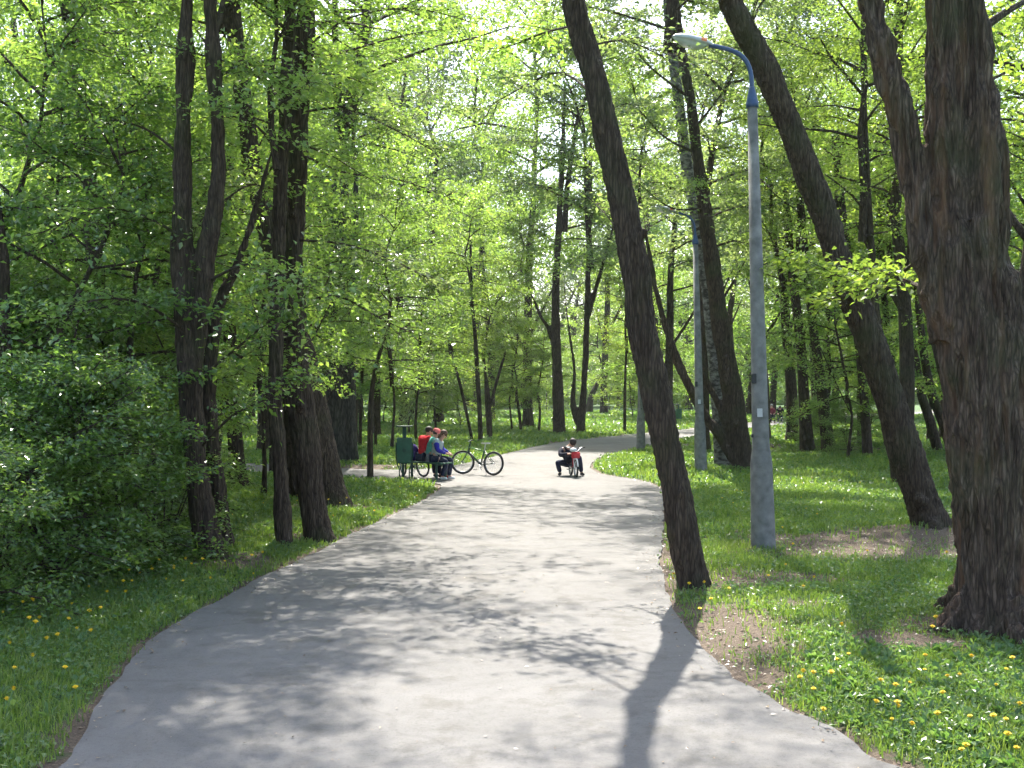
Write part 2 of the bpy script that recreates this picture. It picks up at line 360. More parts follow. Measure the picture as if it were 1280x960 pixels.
class Parts:
    def __init__(s): s.V=[];s.F=[];s.n=0;s.m=[]
    def add(s,V,F,mi): s.V.append(V); s.F.append(np.asarray(F)+s.n); s.m.append(np.full(len(F),mi)); s.n+=len(V)
    def mesh(s,name,mats,smooth=False):
        me=np_mesh(name,np.concatenate(s.V),s.F,smooth,np.concatenate(s.m))
        for m in mats: me.materials.append(m)
        return me
def gen_crown(seed,H,RR,nl,nt,nleaf,size,lmat,bmat,el=(.15,.95),droop=.25,prof=(.12,.85),tilt=.6,spread=.10,zs=0.0,limb_r=.011,lead=True,wander=1.0,name='crown'):
    rng=np.random.default_rng(seed); P=Parts(); TB=[];TD=[];TL=[];TW=[]
    if lead:
        zz=np.linspace(0,H*.8,7); lx=np.cumsum(rng.normal(0,.045*H*wander,7))*np.linspace(0,1,7); ly=np.cumsum(rng.normal(0,.045*H*wander,7))*np.linspace(0,1,7); V,F=tube_np(np.stack([lx,ly,zz],1),np.linspace(.012*H,.002*H,7),6); P.add(V,F,1)
    for i in range(nl):
        t=(i+rng.uniform(.2,.8))/nl; z0=H*(zs+(1-zs)*t*.88); az=i*2.399+rng.uniform(-.5,.5)
        L=RR*max(.15,math.sin(math.pi*(prof[0]+(prof[1]-prof[0])*t))**.7)*rng.uniform(.7,1.15)
        e=el[0]+(el[1]-el[0])*t+rng.uniform(-.3,.3); s=np.linspace(0,1,6); wob=rng.normal(0,.03*L,(6,3))*s[:,None]
        pts=np.stack([math.cos(az)*math.cos(e)*L*s,math.sin(az)*math.cos(e)*L*s,z0+math.sin(e)*L*s-droop*L*s*s],1)+wob; pts[:,0]+=np.interp(z0,zz,lx); pts[:,1]+=np.interp(z0,zz,ly)
        V,F=tube_np(pts,np.linspace(limb_r*L+.006,.005,6),5); P.add(V,F,1)
        for k in range(nt):
            u=rng.uniform(.18,1.0); j=u*5; a=int(min(4,j)); p=pts[a]*(1-(j-a))+pts[a+1]*(j-a)
            da=az+rng.choice([-1,1])*rng.uniform(.3,1.35) if u<.93 else az+rng.uniform(-.3,.3)
            de=rng.uniform(-.35,.45); l=L*.42*(1.25-u)*rng.uniform(.5,1.2)+.15
            d=np.array([math.cos(da)*math.cos(de),math.sin(da)*math.cos(de),math.sin(de)])
            TB.append(p);TD.append(d);TL.append(l);TW.append(l*rng.uniform(.15,1.5))
            V,F=tube_np(np.stack([p,p+d*l*.5+[0,0,.03*l],p+d*l]),[.004+.004*l,.004,.002],3); P.add(V,F,1)
    TB=np.array(TB);TD=np.array(TD);TL=np.array(TL);TW=np.array(TW)
    idx=rng.choice(len(TB),nleaf,p=TW/TW.sum()); u=rng.uniform(.05,1.08,nleaf)
    off=rng.normal(0,1,(nleaf,3))*np.array([spread,spread,spread*.55])*(1+TL[idx,None]*.5)
    pos=TB[idx]+TD[idx]*(TL[idx]*u)[:,None]+off
    V,F=leaf_quads(pos,size*rng.uniform(.4,1.35,nleaf),rng,tilt,dirv=TD[idx]*.8,droop=.15); P.add(V,F,0)
    return P.mesh(name,[lmat,bmat])
def gen_spray(pts, r0, nt, nleaf, size, lmat, seed, parent, spread=.09, tl=.7, name='branch', loc=None):
    """one near branch with side twigs and leaves; pts in world"""
    rng=np.random.default_rng(seed); pts=np.array([list(p) for p in crspline(pts,5)]); P=Parts(); o=np.array(loc); pts=pts-o
    n=len(pts); V,F=tube_np(pts,np.linspace(r0,.005,n),6); P.add(V,F,1); TB=[];TD=[];TL=[]
    for k in range(nt):
        j=rng.uniform(.25,1)*(n-1); a=int(min(n-2,j)); p=pts[a]*(1-(j-a))+pts[a+1]*(j-a); t=pts[a+1]-pts[a]; t/=np.linalg.norm(t)
        d=t*.6+rng.normal(0,.6,3)*np.array([1,1,.4]); d/=np.linalg.norm(d); l=tl*rng.uniform(.3,1.1)
        TB.append(p);TD.append(d);TL.append(l); V,F=tube_np(np.stack([p,p+d*l*.5,p+d*l-[0,0,.05*l]]),[.006,.004,.002],3); P.add(V,F,1)
    TB=np.array(TB);TD=np.array(TD);TL=np.array(TL); idx=rng.integers(0,len(TB),nleaf)
    pos=TB[idx]+TD[idx]*(TL[idx]*rng.uniform(.1,1.1,nleaf))[:,None]+rng.normal(0,spread,(nleaf,3))*[1,1,.6]
    V,F=leaf_quads(pos,size*rng.uniform(.6,1.3,nleaf),rng,.5,.75,dirv=TD[idx],droop=.2); P.add(V,F,0)
    ob=link(name,P.mesh(name,[lmat,BARK]),parent); return ob

# ------------------------------------------------------------------ detailed trunks
def voxel_trunk(name, chains, voxel, mats, parent, amp=.018, fr=14, fz=1.6, seed=0, flare=None, lowf=1.2, stubs=4, hk=.3):
    """chains of (x,y,z,r) world points -> one remeshed bark surface, in parent's local space"""
    o0=parent.location; mb=MB()
    for ch in chains:
        sm=crspline4(ch,5); mb.tube([(p[0]-o0.x,p[1]-o0.y,p[2]-o0.z) for p in sm],[p[3]*.93 for p in sm],20)
        rs=random.Random(seed*7+len(sm))
        for q in range(stubs):
            k=rs.randrange(3,len(sm)-2); az=rs.uniform(3.3,6.1); b=sm[k]; d=Vector((math.cos(az),math.sin(az),rs.uniform(-.1,.5))); r=b[3]; p0=Vector((b[0]-o0.x,b[1]-o0.y,b[2]))
            L=rs.choice((1.05,1.1,1.5)); mb.tube([p0,p0+d*r*.8,p0+d*r*L],[r*.5,r*.42,r*.2],10)
    if flare:
        for (dx,dy,r0,L) in flare:
            a=math.atan2(dy,dx); c=chains[0][0]; rr=c[3]
            q=lambda k,z:(math.cos(a)*k+c[0]-o0.x,math.sin(a)*k+c[1]-o0.y,z)
            pts=[q(rr*.35,L*4.2*hk),q(rr*.55,L*2.4*hk),q(rr*.78,L*1.2*max(hk,.6)),q(rr+L*.25,L*.42),q(rr+L*.75,L*.05),q(rr+L*1.25,-.09)]
            mb.tube(pts,[r0*.6,r0*.95,r0*1.1,r0,r0*.75,r0*.3],12)
    tmp=mb.build('tmp',mats)
    m=tmp.modifiers.new('r','REMESH'); m.mode='VOXEL'; m.voxel_size=voxel
    s=tmp.modifiers.new('s','SMOOTH'); s.iterations=5; s.factor=.6
    dg=bpy.context.evaluated_depsgraph_get(); dg.update()
    me=bpy.data.meshes.new_from_object(tmp.evaluated_get(dg)); bpy.data.objects.remove(tmp)
    n=len(me.vertices); co=np.empty(n*3,np.float32); me.vertices.foreach_get('co',co); co=co.reshape(-1,3)
    no=np.array([v.normal[:] for v in me.vertices]); h=np.empty(n)
    for i in range(n):
        x,y,z=co[i]; a=mnoise.noise((x*fr+seed,y*fr,z*fz)); b=mnoise.noise((x*fr*2.3,y*fr*2.3+seed,z*fz*2.2)); c=mnoise.noise((x*3,y*3,z*1.1+seed))
        h[i]=-abs(a)*1.8+b*.35+c*lowf
    co2=co+no*(h*amp)[:,None]; me.vertices.foreach_set('co',co2.astype(np.float32).ravel())
    me.polygons.foreach_set('use_smooth',np.ones(len(me.polygons),bool)); me.materials.clear()
    me.update(); me.name=name
    return link(name,me,parent,mats)
def crspline4(P,per):
    out=[];n=len(P); P=[np.array(p,float) for p in P]
    for i in range(n-1):
        a,b,c,d=P[max(0,i-1)],P[i],P[i+1],P[min(n-1,i+2)]
        for k in range(per):
            t=k/per; q=.5*((2*b)+(c-a)*t+(2*a-5*b+4*c-d)*t*t+(3*b-a-3*c+d)*t**3); q[3]=max(q[3],.01); out.append(q)
    out.append(P[-1]); return out
def trace(pts, D, lean=0.0, ztop=None, rtop=.06, keep=.72):
    """(column,row,width) triples read off the photograph at distance D -> trunk centreline in metres"""
    out=[]
    for x,y,w in pts:
        p=W(x,y,D); out.append([p.x,p.y+lean*p.z,p.z,w/2/FO*D])
    out[0][2]=-.25
    if ztop:
        a,b=np.array(out[-2]),np.array(out[-1]); dx=(b[0]-a[0])/max(.1,(b[2]-a[2])); dy=(b[1]-a[1])/max(.1,(b[2]-a[2]))
        z,x,y,r=b[2],b[0],b[1],b[3]
        while z<ztop-.1:
            st=min(2.0,ztop-z); dx*=keep; dy*=keep; x+=dx*st; y+=dy*st; z+=st; r=r+(rtop-r)*(st/(ztop-z+st)); out.append([x,y,z,r])
    return out
exec_protos={}
# ================================================================== TREES
# crowns shared by several trees: (mesh, nominal height, nominal radius)
TALL=[gen_crown(101+i,13,4.6,26,16,[17000,14000,16000,12000][i],[.12,.12,.13,.12][i],[LEAF_FRESH,LEAF_MID,LEAF_GREY,LEAF_YEL][i],BARK,spread=.15,el=(.25,1.15),prof=(.2,.92)) for i in range(4)]
UNDER=[gen_crown(201+i,5.2,2.6,22,13,[11000,10000,9500,10000][i],.095,[LEAF_FRESH,LEAF_MID,LEAF_YEL,LEAF_DARK][i],BARK,el=(-.05,.9),droop=.2,prof=(.2,.92),spread=.10,limb_r=.008) for i in range(4)]
SHRUB=[gen_crown(301+i,3.6,2.0,34,14,14000,.085,[LEAF_DARK,LEAF_MID][i],BARK,el=(.1,1.0),droop=.25,prof=(.25,.9),spread=.10,limb_r=.008) for i in range(2)]
FAR=[gen_crown(401+i,17,5.6,26,15,[13000,13000,12000][i],.24,[LEAF_FRESH,LEAF_MID,LEAF_GREY][i],BARK,el=(.0,1.1),prof=(.35,.95),spread=.35,wander=1.3) for i in range(3)]
THIN=[gen_crown(151+i,12,4.4,22,13,6500,.12,[LEAF_FRESH,LEAF_MID][i],BARK,spread=.15,el=(.25,1.15),prof=(.2,.92)) for i in range(2)]
TALL+=[gen_crown(171+i,13,5.0,28,16,16000,.17,[LEAF_GREY,LEAF_FRESH][i],BARK,spread=.2,el=(.0,1.15),prof=(.25,.95)) for i in range(2)]
UNDER.append(gen_crown(260,5.0,2.9,26,13,9000,.15,LEAF_YEL,BARK,el=(-.25,.9),droop=.25,prof=(.3,.92),spread=.16,limb_r=.008))
UNDER.append(gen_crown(261,5.0,2.9,26,13,9000,.15,LEAF_GREY,BARK,el=(-.25,.9),droop=.25,prof=(.3,.92),spread=.16,limb_r=.008))
def trunk_mesh(seed,H,r0,r1,bend=.3,n=9,forks=0):
    rng=np.random.default_rng(seed); P=Parts(); z=np.array([-.3,0,.15,.5]+list(np.linspace(1.2,H,9)))
    a=rng.uniform(0,6.28); t=np.clip(z/H,0,1); ph=rng.uniform(0,3)
    x=bend*np.sin(t*3.1+ph)*t*math.cos(a); y=bend*np.sin(t*3.1+ph)*t*math.sin(a)
    r=r0+(r1-r0)*t; r[0]*=1.5; r[1]*=1.35; r[2]*=1.18
    V,F=tube_np(np.stack([x,y,z],1),r,n); P.add(V,F,0)
    end=(x[-1],y[-1],z[-1])
    for k in range(forks):
        zz=H*rng.uniform(.35,.8); i=np.searchsorted(z,zz); b=np.array([x[i],y[i],z[i]]); az=rng.uniform(0,6.28); L=rng.uniform(1.5,3)
        s=np.linspace(0,1,5)[:,None]; d=np.array([math.cos(az)*.6,math.sin(az)*.6,.8])
        V,F=tube_np(b+d*L*s+np.array([0,0,.25])*s*s,np.linspace(r[i]*.45,.015,5),6); P.add(V,F,0)
    return P.mesh('trunk',[BARK],True), end
TR_TALL=[trunk_mesh(11+i,7,.24,.15,.45,10,3) for i in range(6)]
TR_UNDER=[trunk_mesh(31+i,2.2 if i<4 else 1.3,.055,.035,.25,7,1) for i in range(6)]
def make_tree(name,tr,crown,label,cat,group,bark=None,sink=.35):
    t=empty(name,(0,0,0),0,label,cat,group); me,end=tr
    a=link('trunk',me,t); c=link('crown',crown,t); c.location=(end[0],end[1],end[2]-sink); return t
protos={}
def plant(kind,i,x,y,s=1.0,sz=None,rz=None,label=None,group=None,cat='tree',tilt=(0,0),name=None):
    global protos
    key=(kind,i)
    if key not in protos:
        if kind=='tall': t=make_tree('tree',TR_TALL[i],TALL[i],'x',cat,None)
        elif kind=='under': t=make_tree('young_tree',TR_UNDER[i],UNDER[i],'x',cat,None)
        elif kind=='far': t=make_tree('distant_tree',TR_TALL[i],FAR[i],'x',cat,None,sink=4.6)
        elif kind=='shrub':
            t=empty('shrub',(0,0,0),0,'x','shrub',None)
            P=Parts(); rg=np.random.default_rng(77+i)
            for k in range(7):
                a=k*.9; V,F=tube_np([[0,0,-.1],[.25*math.cos(a),.25*math.sin(a),.7],[.6*math.cos(a),.6*math.sin(a),1.7]],[.03,.022,.01],6); P.add(V,F,0)
            link('stem',P.mesh('stem',[BARK],True),t); link('foliage',SHRUB[i],t)
        protos[key]=t; o=t
    else: o=copy_tree(protos[key])
    o.location=(x,y,float(gz(x,y))); o.scale=(s,s,sz or s); o.rotation_euler=(tilt[0],tilt[1],rz if rz is not None else (x*7.3+y*3.1)%6.28)
    if label: o['label']=label
    o['category']=cat
    if name: o.name=name
    if group: o['group']=group
    elif 'group' in o: del o['group']
    return o

# ---- hero trunks
def hero(name,label,cat,chains_fn,D,base,voxel,mats,crown=None,amp=.034,fr=15,group=None,seed=0,flare=None,crowns=(),lowf=1.2,stubs=3,hk=.3):
    b=W(base[0],base[1]); t=empty(name,(b.x,D,0),0,label,cat,group)
    chains=chains_fn(D)
    tr=voxel_trunk('trunk',chains,voxel,mats,t,amp,fr,seed=seed,flare=flare,lowf=lowf,stubs=stubs,hk=hk)
    for (me,ci,s,sz,dz,rz) in crowns:
        e=chains[ci][-1]; c=link('crown',me,t); c.location=(e[0]-b.x,e[1]-D,e[2]-dz); c.scale=(s,s,sz); c.rotation_euler=(0,0,rz)
    return t
flp=[(a,b,.11,.28) for a,b in ((1,.2),(-.6,.9),(-.9,-.5),(.3,-1))]
flb=[(a,b,.16,.42) for a,b in ((1,-.3),(.2,1),(-.95,-.25),(-.5,-.9),(.4,-1))]
# centre leaning tree at the path's right edge
hero('tree','tall dark trunk leaning left at the right edge of the path','tree',
     lambda D:[trace([(869,740,50),(866,725,46),(858,690,44),(846,620,43),(832,560,42),(815,470,42),(802,400,41),(794,330,40),(780,260,39),(763,180,38),(743,100,35),(720,10,31),(716,-15,30)],D,ztop=11,rtop=.10,keep=.93)],
     D_(733),(867,733),.026,[BARK],crowns=[(THIN[1],0,.6,.7,1.2,1.0)],seed=3)
hero('tree','thick trunk leaning strongly left from a bare soil mound right of the near lamp post','tree',
     lambda D:[trace([(1166,674,60),(1163,655,52),(1150,620,47),(1135,575,45),(1112,500,43),(1090,430,41),(1062,360,39),(1040,300,38),(1012,220,37),(985,150,36),(950,70,35),(912,0,34),(905,-20,33)],D,ztop=13,rtop=.11)],
     D_(668),(1163,668),.026,[BARK],crowns=[(THIN[0],0,.6,.5,1.0,2.2)],seed=8,flare=[(a,b,.13,.22) for a,b in ((1,0),(-.3,-1),(-.2,.9))])
def bigtree(D):
    main=trace([(1266,805,190),(1261,775,160),(1256,735,138),(1253,690,126),(1248,620,122),(1240,540,124),(1232,460,122),(1224,390,116),(1216,330,104),(1208,270,80)],D)
    A=trace([(1215,420,66),(1200,340,66),(1190,270,62),(1186,180,60),(1186,90,58),(1184,0,54),(1183,-20,52)],D,ztop=9.5,rtop=.09); A[0][2]=W(0,420,D).z
    B=trace([(1256,640,86),(1246,520,80),(1237,400,72),(1230,300,66),(1226,200,60),(1219,110,52),(1213,30,48),(1210,-20,46)],D,ztop=10.5,rtop=.10); B[0][2]=W(0,640,D).z
    for q in B: q[1]-=.06
    Lm=trace([(1200,420,80),(1172,330,64),(1152,250,46),(1137,190,42),(1120,120,40),(1104,60,38),(1088,0,34),(1083,-20,33)],D,ztop=8.5,rtop=.06); Lm[0][2]=W(0,420,D).z
    return [main,B,A,Lm]
hero('tree','massive old trunk with deeply furrowed brown bark and a thick left fork','tree',bigtree,
     D_(790),(1252,790),.019,[BARK_BIG],amp=.08,fr=9,lowf=.5,stubs=0,hk=1.0,crowns=[(TALL[0],1,.8,.8,1.6,.4),(TALL[3],2,.6,.6,1.3,3.4)],seed=1,
     flare=[(-1,-.25,.12,.22),(-.35,-1,.13,.2),(.6,-1,.14,.22),(1,.1,.13,.25),(-.5,1,.13,.25)])
# left edge group
def L1(D):
    a=trace([(272,712,52),(266,695,42),(254,640,36),(244,580,33),(240,520,33),(236,460,36),(232,400,34),(228,330,31),(227,240,27),(228,150,25),(231,60,22),(233,-15,20)],D,ztop=10,rtop=.08)
    b=trace([(240,470,26),(248,400,26),(256,330,27),(267,270,24),(273,200,23),(270,120,22),(264,50,20),(260,-15,19)],D,ztop=9,rtop=.06); b[0][2]=W(0,470,D).z
    return [a,b]
hero('tree','dark trunk forking into two upright stems, nearest to the dark shrubs left of the path','tree',L1,D_(702),(267,702),.026,[BARK],crowns=[(THIN[1],0,.75,.8,1.4,.3),(UNDER[0],1,1.0,1.1,.8,5)],seed=5,stubs=0)
hero('tree','thin dark trunk just behind the forked trunk in the left shrubs','tree',
     lambda D:[trace([(290,700,34),(283,680,27),(270,600,24),(262,530,22),(262,450,18),(275,380,16),(300,320,14)],D,ztop=6,rtop=.03)],D_(690),(286,690),.025,[BARK],crowns=[(UNDER[1],0,.9,.9,.5,2)],seed=6)
hero('tree','slim straight trunk, left one of the close pair at the left path edge','tree',
     lambda D:[trace([(358,692,28),(356,672,23),(351,610,22),(346,530,22),(345,450,21),(345,380,20),(348,300,20),(352,200,20),(358,100,18),(364,0,15),(365,-15,14)],D,ztop=10,rtop=.06)],D_(684),(357,684),.026,[BARK],crowns=[(UNDER[1],0,.9,1.0,.8,1.5)],seed=12)
hero('tree','stout upright trunk, right one of the close pair at the left path edge','tree',
     lambda D:[trace([(403,684,58),(399,668,42),(390,610,36),(382,550,38),(374,490,38),(369,420,32),(367,350,29),(368,270,28),(371,180,28),(377,90,27),(383,0,24),(384,-15,22)],D,ztop=13,rtop=.08)],D_(674),(398,674),.026,[BARK],crowns=[(THIN[0],0,.7,.7,1.0,4.4)],seed=14)
hero('tree','broad trunk leaning left, standing behind the close pair at the left path edge','tree',
     lambda D:[trace([(418,646,72),(411,624,56),(400,570,48),(390,510,44),(378,450,40),(362,400,36),(346,340,32),(330,270,29),(316,210,27),(303,120,25),(290,20,24),(286,-15,23)],D,ztop=12,rtop=.1)],D_(636),(412,636),.035,[BARK],crowns=[(THIN[0],0,1.3,.6,2.6,2.6)],seed=16)
hero('tree','straight dark trunk half hidden behind the stout trunk of the left pair','tree',
     lambda D:[trace([(372,632,36),(369,610,30),(366,540,26),(364,450,24),(366,350,20)],D,ztop=10,rtop=.08)],D_(626),(370,626),.035,[BARK],crowns=[(THIN[1],0,1.0,.8,1.5,3.6)],seed=18)
hero('tree','lone short-looking trunk on the sunny grass behind the forked left trunk','tree',
     lambda D:[trace([(303,622,36),(299,605,25),(295,560,21),(290,500,20),(287,430,18),(285,350,17)],D,ztop=10,rtop=.08)],D_(617),(300,617),.035,[BARK],crowns=[(TALL[0],0,.7,.7,1.5,.6)],seed=19)
hero('tree','dark trunk rising out of the left shrubs near the upper left corner','tree',
     lambda D:[trace([(138,655,30),(132,560,28),(126,450,27),(120,340,26),(113,240,22),(104,150,19),(94,70,18),(87,0,17),(86,-15,17)],D,ztop=10,rtop=.08)],19.0,(134,660),.026,[BARK],crowns=[(THIN[1],0,.65,.7,1.4,5.2)],seed=20)
hero('tree','dark trunk cut by the left edge of the photo','tree',
     lambda D:[trace([(10,700,30),(8,560,24),(5,430,22),(2,330,18),(-8,200,16),(-15,100,14)],D,ztop=9,rtop=.06)],15.0,(8,700),.026,[BARK],crowns=[(UNDER[1],0,.9,1.0,.8,1.2)],seed=21)
# right-middle birches behind the lamp posts
def birch(D):
    a=trace([(928,598,36),(928,575,29),(922,530,28),(912,470,27),(901,410,25),(893,350,23),(884,280,21),(874,210,17),(864,130,15),(852,60,14),(843,-10,12)],D,ztop=15,rtop=.08)
    c=trace([(918,575,18),(900,545,16),(880,518,14),(860,480,13),(843,440,12),(830,400,10),(820,360,9),(812,320,8)],D,ztop=8,rtop=.03); c[0][2]=W(0,575,D).z
    d=trace([(915,545,14),(898,505,11),(882,470,9),(874,420,8),(872,370,7)],D,ztop=7,rtop=.03); d[0][2]=W(0,545,D).z
    return [a,c,d]
hero('tree','dark multi-stemmed tree with a side stem leaning left, behind the far lamp post','tree',birch,D_(591),(927,591),.045,[BARK],amp=.03,fr=8,crowns=[(TALL[2],0,1.35,.95,3.0,.2),(UNDER[1],1,.8,.8,.5,3)],seed=23)
hero('birch_tree','pale blotchy birch trunk behind the far lamp post arm','tree',
     lambda D:[trace([(905,590,26),(900,520,22),(893,440,20),(885,360,19),(872,280,17),(858,200,16),(848,120,15),(838,40,13),(834,-10,12)],D,ztop=16,rtop=.07)],33.5,(904,587),.04,[BIRCH],crowns=[(TALL[2],0,.8,.8,1.6,4)],seed=25,amp=.01)
# middle-distance lawn trees
hero('tree','straight dark trunk at the far bend of the path, left of the twin-stemmed one','tree',
     lambda D:[trace([(700,548,24),(699,535,18),(697,480,15),(695,420,13),(695,350,11),(699,280,9),(703,200,8)],D,ztop=19,rtop=.08),(lambda q:(q[0].__setitem__(2,W(0,440,D).z),q)[1])(trace([(695,440,8),(685,410,6),(676,395,5)],D,ztop=9,rtop=.03))],D_(543),(699,543),.06,[BARK],amp=.03,fr=5,crowns=[(TALL[4],0,1.1,1.15,8,.2),(UNDER[0],1,.9,.8,.4,3)],seed=27)
hero('tree','twin-stemmed dark tree at the far bend of the path','tree',
     lambda D:[trace([(727,548,22),(726,535,14),(730,480,9),(733,420,9),(735,350,8),(737,260,7),(738,200,6)],D,ztop=18,rtop=.08),
               (lambda q:(q[0].__setitem__(2,W(0,530,D).z),q)[1])(trace([(722,530,9),(716,500,8),(718,460,5),(712,420,4)],D,ztop=9,rtop=.03)),
               (lambda q:(q[0].__setitem__(2,W(0,400,D).z),q)[1])(trace([(734,400,7),(748,350,6),(762,300,5),(772,260,4)],D,ztop=14,rtop=.04))],D_(543),(726,543),.06,[BARK],amp=.03,fr=5,crowns=[(TALL[5],0,1.2,1.15,9,1.7)],seed=28)
hero('tree','two thick grey trunks grown together behind the bin and bench','tree',
     lambda D:[trace([(424,592,44),(422,575,32),(420,530,29),(419,480,28),(420,420,25)],D,ztop=12,rtop=.14),trace([(443,585,20),(440,560,17),(437,500,16),(440,430,15)],D,ztop=10,rtop=.08)],D_(580),(424,580),.045,[BARK_GREY],crowns=[(THIN[1],0,1.7,1.1,2,2.2),(UNDER[1],1,1.1,1.1,.7,2)],seed=30)
# thin saplings with traced stems
def sapling(label,pts,D,cr,s,dz=.6,group=None,sz=None,ztop=None,extra=None,seed=0,rt=.02):
    b=W(pts[0][0],pts[0][1]); t=empty('sapling',(b.x,D,0),0,label,'young tree',group)
    P=Parts(); chs=[trace(pts,D,ztop=ztop,rtop=rt)]
    for e in (extra or []):
        q=trace(e,D); q[0][2]=W(0,e[0][1],D).z; chs.append(q)
    for ch in chs:
        sm=np.array(crspline4(ch,3)); V,F=tube_np(sm[:,:3]-[b.x,D,0],sm[:,3],7); P.add(V,F,0)
    link('trunk',P.mesh('trunk',[BARK],True),t)
    c=link('crown',UNDER[cr],t); e=chs[0][-1]; c.location=(e[0]-b.x,e[1]-D,e[2]-dz); c.scale=(s,s,sz or s); c.rotation_euler=(0,0,seed*1.3)
    return t
sapling('young tree with a slightly crooked dark stem between the side path and the bin',[(463,606,10),(463,580,8),(463,520,7),(466,480,6),(475,440,5),(490,395,4)],D_(603),1,.95,dz=1.6,seed=1)
sapling('thin sapling between the grey trunks and the bin, right one of two',[(470,550,4),(469,500,4),(468,460,3)],45,0,.8,seed=2)
sapling('thin sapling between the grey trunks and the bin, left one of two',[(450,553,5),(451,500,4),(453,460,3)],45,1,.8,seed=3)
sapling('slender sapling leaning right behind the parked bicycle',[(592,552,4),(584,520,4),(575,480,4),(567,450,3),(563,420,3)],D_(552),2,1.0,dz=.9,seed=4)
sapling('taller straight sapling just right of the leaning one behind the bicycle',[(601,554,7),(600,520,6),(597,470,6),(594,420,5),(590,370,4),(588,300,3)],D_(554),0,1.15,dz=3.0,seed=5)
sapling('sapling with two thin stems right of the bicycle',[(613,549,7),(611,520,8),(609,490,7),(607,470,4),(604,440,3)],D_(549),2,1.1,seed=6,extra=[[(610,520,4),(620,480,4),(632,440,3)]])
sapling('short thin sapling on the lawn, left of the pair between bicycle and far trunks',[(652,541,4),(649,515,4),(645,490,3)],D_(541),2,1.0,seed=7)
sapling('short thin sapling on the lawn, nearer to the straight far trunk',[(673,541,4),(675,515,3),(672,490,3)],D_(541),0,1.0,seed=8)
sapling('thin straight sapling on the lawn left of the far lamp base',[(781,541,4),(781,500,4),(782,460,3),(784,420,3)],D_(541),2,1.2,seed=9,dz=1)
sapling('small forked tree on the far lawn behind the twin stems',[(737,514,10),(738,500,8),(744,485,6),(752,470,4)],118,0,1.9,seed=10)
# right background stems
for lab,pts,D in (
    ('left one of three leaning dark trunks between the soil-mound tree and the massive trunk',[(1175,574,16),(1171,560,13),(1162,525,12),(1152,495,11),(1144,450,10),(1135,400,9)],D_(568)),
    ('middle one of three leaning dark trunks between the soil-mound tree and the massive trunk',[(1192,578,16),(1188,560,13),(1177,525,12),(1165,495,11),(1156,450,10),(1150,400,9)],D_(571)),
    ('right one of three leaning dark trunks, nearly touching the outline of the massive trunk',[(1206,600,16),(1202,580,14),(1194,530,13),(1184,490,12),(1172,440,11),(1160,390,10)],D_(594)),
    ('dark trunk hidden behind the lower part of the leaning tree on the soil mound',[(1122,612,18),(1120,590,15),(1112,530,13),(1104,470,12),(1096,400,10),(1090,320,9)],D_(607)),
    ('dark trunk in the shrubs right of the near lamp post',[(1012,574,26),(1008,550,18),(1004,480,13),(1000,420,12),(990,340,11),(985,280,10)],D_(568)),
    ('second dark trunk in the shrubs, right of the first one past the near lamp post',[(1038,574,24),(1034,550,17),(1026,480,13),(1018,420,11),(1010,350,10)],D_(570)),
    ('thin trunk rising behind the leaning tree high on the right',[(1085,575,14),(1080,500,11),(1070,400,10),(1052,250,9),(1044,180,8)],D_(575)),
    ('slim trunk leaning right, deep in the wood right of the leaning tree',[(1128,568,12),(1122,500,10),(1108,400,8),(1100,280,8),(1098,160,7)],D_(563))):
    b=W(pts[0][0],pts[0][1]); t=empty('tree',(b.x,D,0),0,lab,'tree'); ch=trace(pts,D,ztop=11,rtop=.05); sm=np.array(crspline4(ch,3)); P=Parts()
    V,F=tube_np(sm[:,:3]-[b.x,D,0],sm[:,3],9); P.add(V,F,0); link('trunk',P.mesh('trunk',[BARK],True),t)
    k=len(lab)%4; c=link('crown',TALL[[0,3,0,3][k]],t); e=ch[-1]; c.location=(e[0]-b.x,e[1]-D,e[2]-5); c.scale=(.72,.72,.75); c.rotation_euler=(0,0,len(lab)*1.7)
# ---- planted woodland: (kind, proto, column, distance, scale, label, group)
rg=random.Random(4)
GL='shrubs and young trees left of the path'; 
def col_x(x,D): return (x-CX)/FO*D
# dense dark shrubs, left
shr=[(-10,12.2,.80),(70,13.2,.85),(-60,10.8,.75),(140,14.2,.85),(205,15.6,.62),(20,15.5,1.1),(110,17,1.1),(180,19,1.0),(-50,18,1.2),(60,20,1.2),(225,22,.9),(140,24,1.2),(30,26,1.4)]
for k,(x,D,s) in enumerate(shr):
    lab='dense dark-leaved shrub at the edge of the grass verge left of the path' if D<14.5 else 'dense dark green shrub deeper in the thicket left of the path'
    plant('shrub',1 if k%3==1 or D>=19 else 0,col_x(x,D),D,s,s*rg.uniform(.85,1.1),label=lab,cat='shrub',group='front shrubs left of the path' if D<14.5 else 'inner shrubs left of the path')
for k,(x,D,s,i) in enumerate([(60,15.5,1.0,3),(150,17,1.0,1),(250,18.5,.8,0),(-20,17,1.1,3),(190,21,1.15,0),(330,24,1.0,1),(90,22,1.3,1),(30,25,1.4,0),(270,27,1.3,0),(170,28,1.5,1),(340,31,1.3,1),(400,33,1.1,1),(220,34,1.6,0),(60,33,1.8,1),(300,40,1.6,0),(130,40,1.8,1),(360,46,1.7,0)]):
    plant('under',i,col_x(x,D),D,s,s*rg.uniform(.95,1.3),label='leafy young tree in the thicket left of the path' if D<26 else 'leafy young tree in the wood behind the left thicket',cat='young tree',
          group='young trees in the left thicket' if D<26 else 'young trees behind the left thicket')
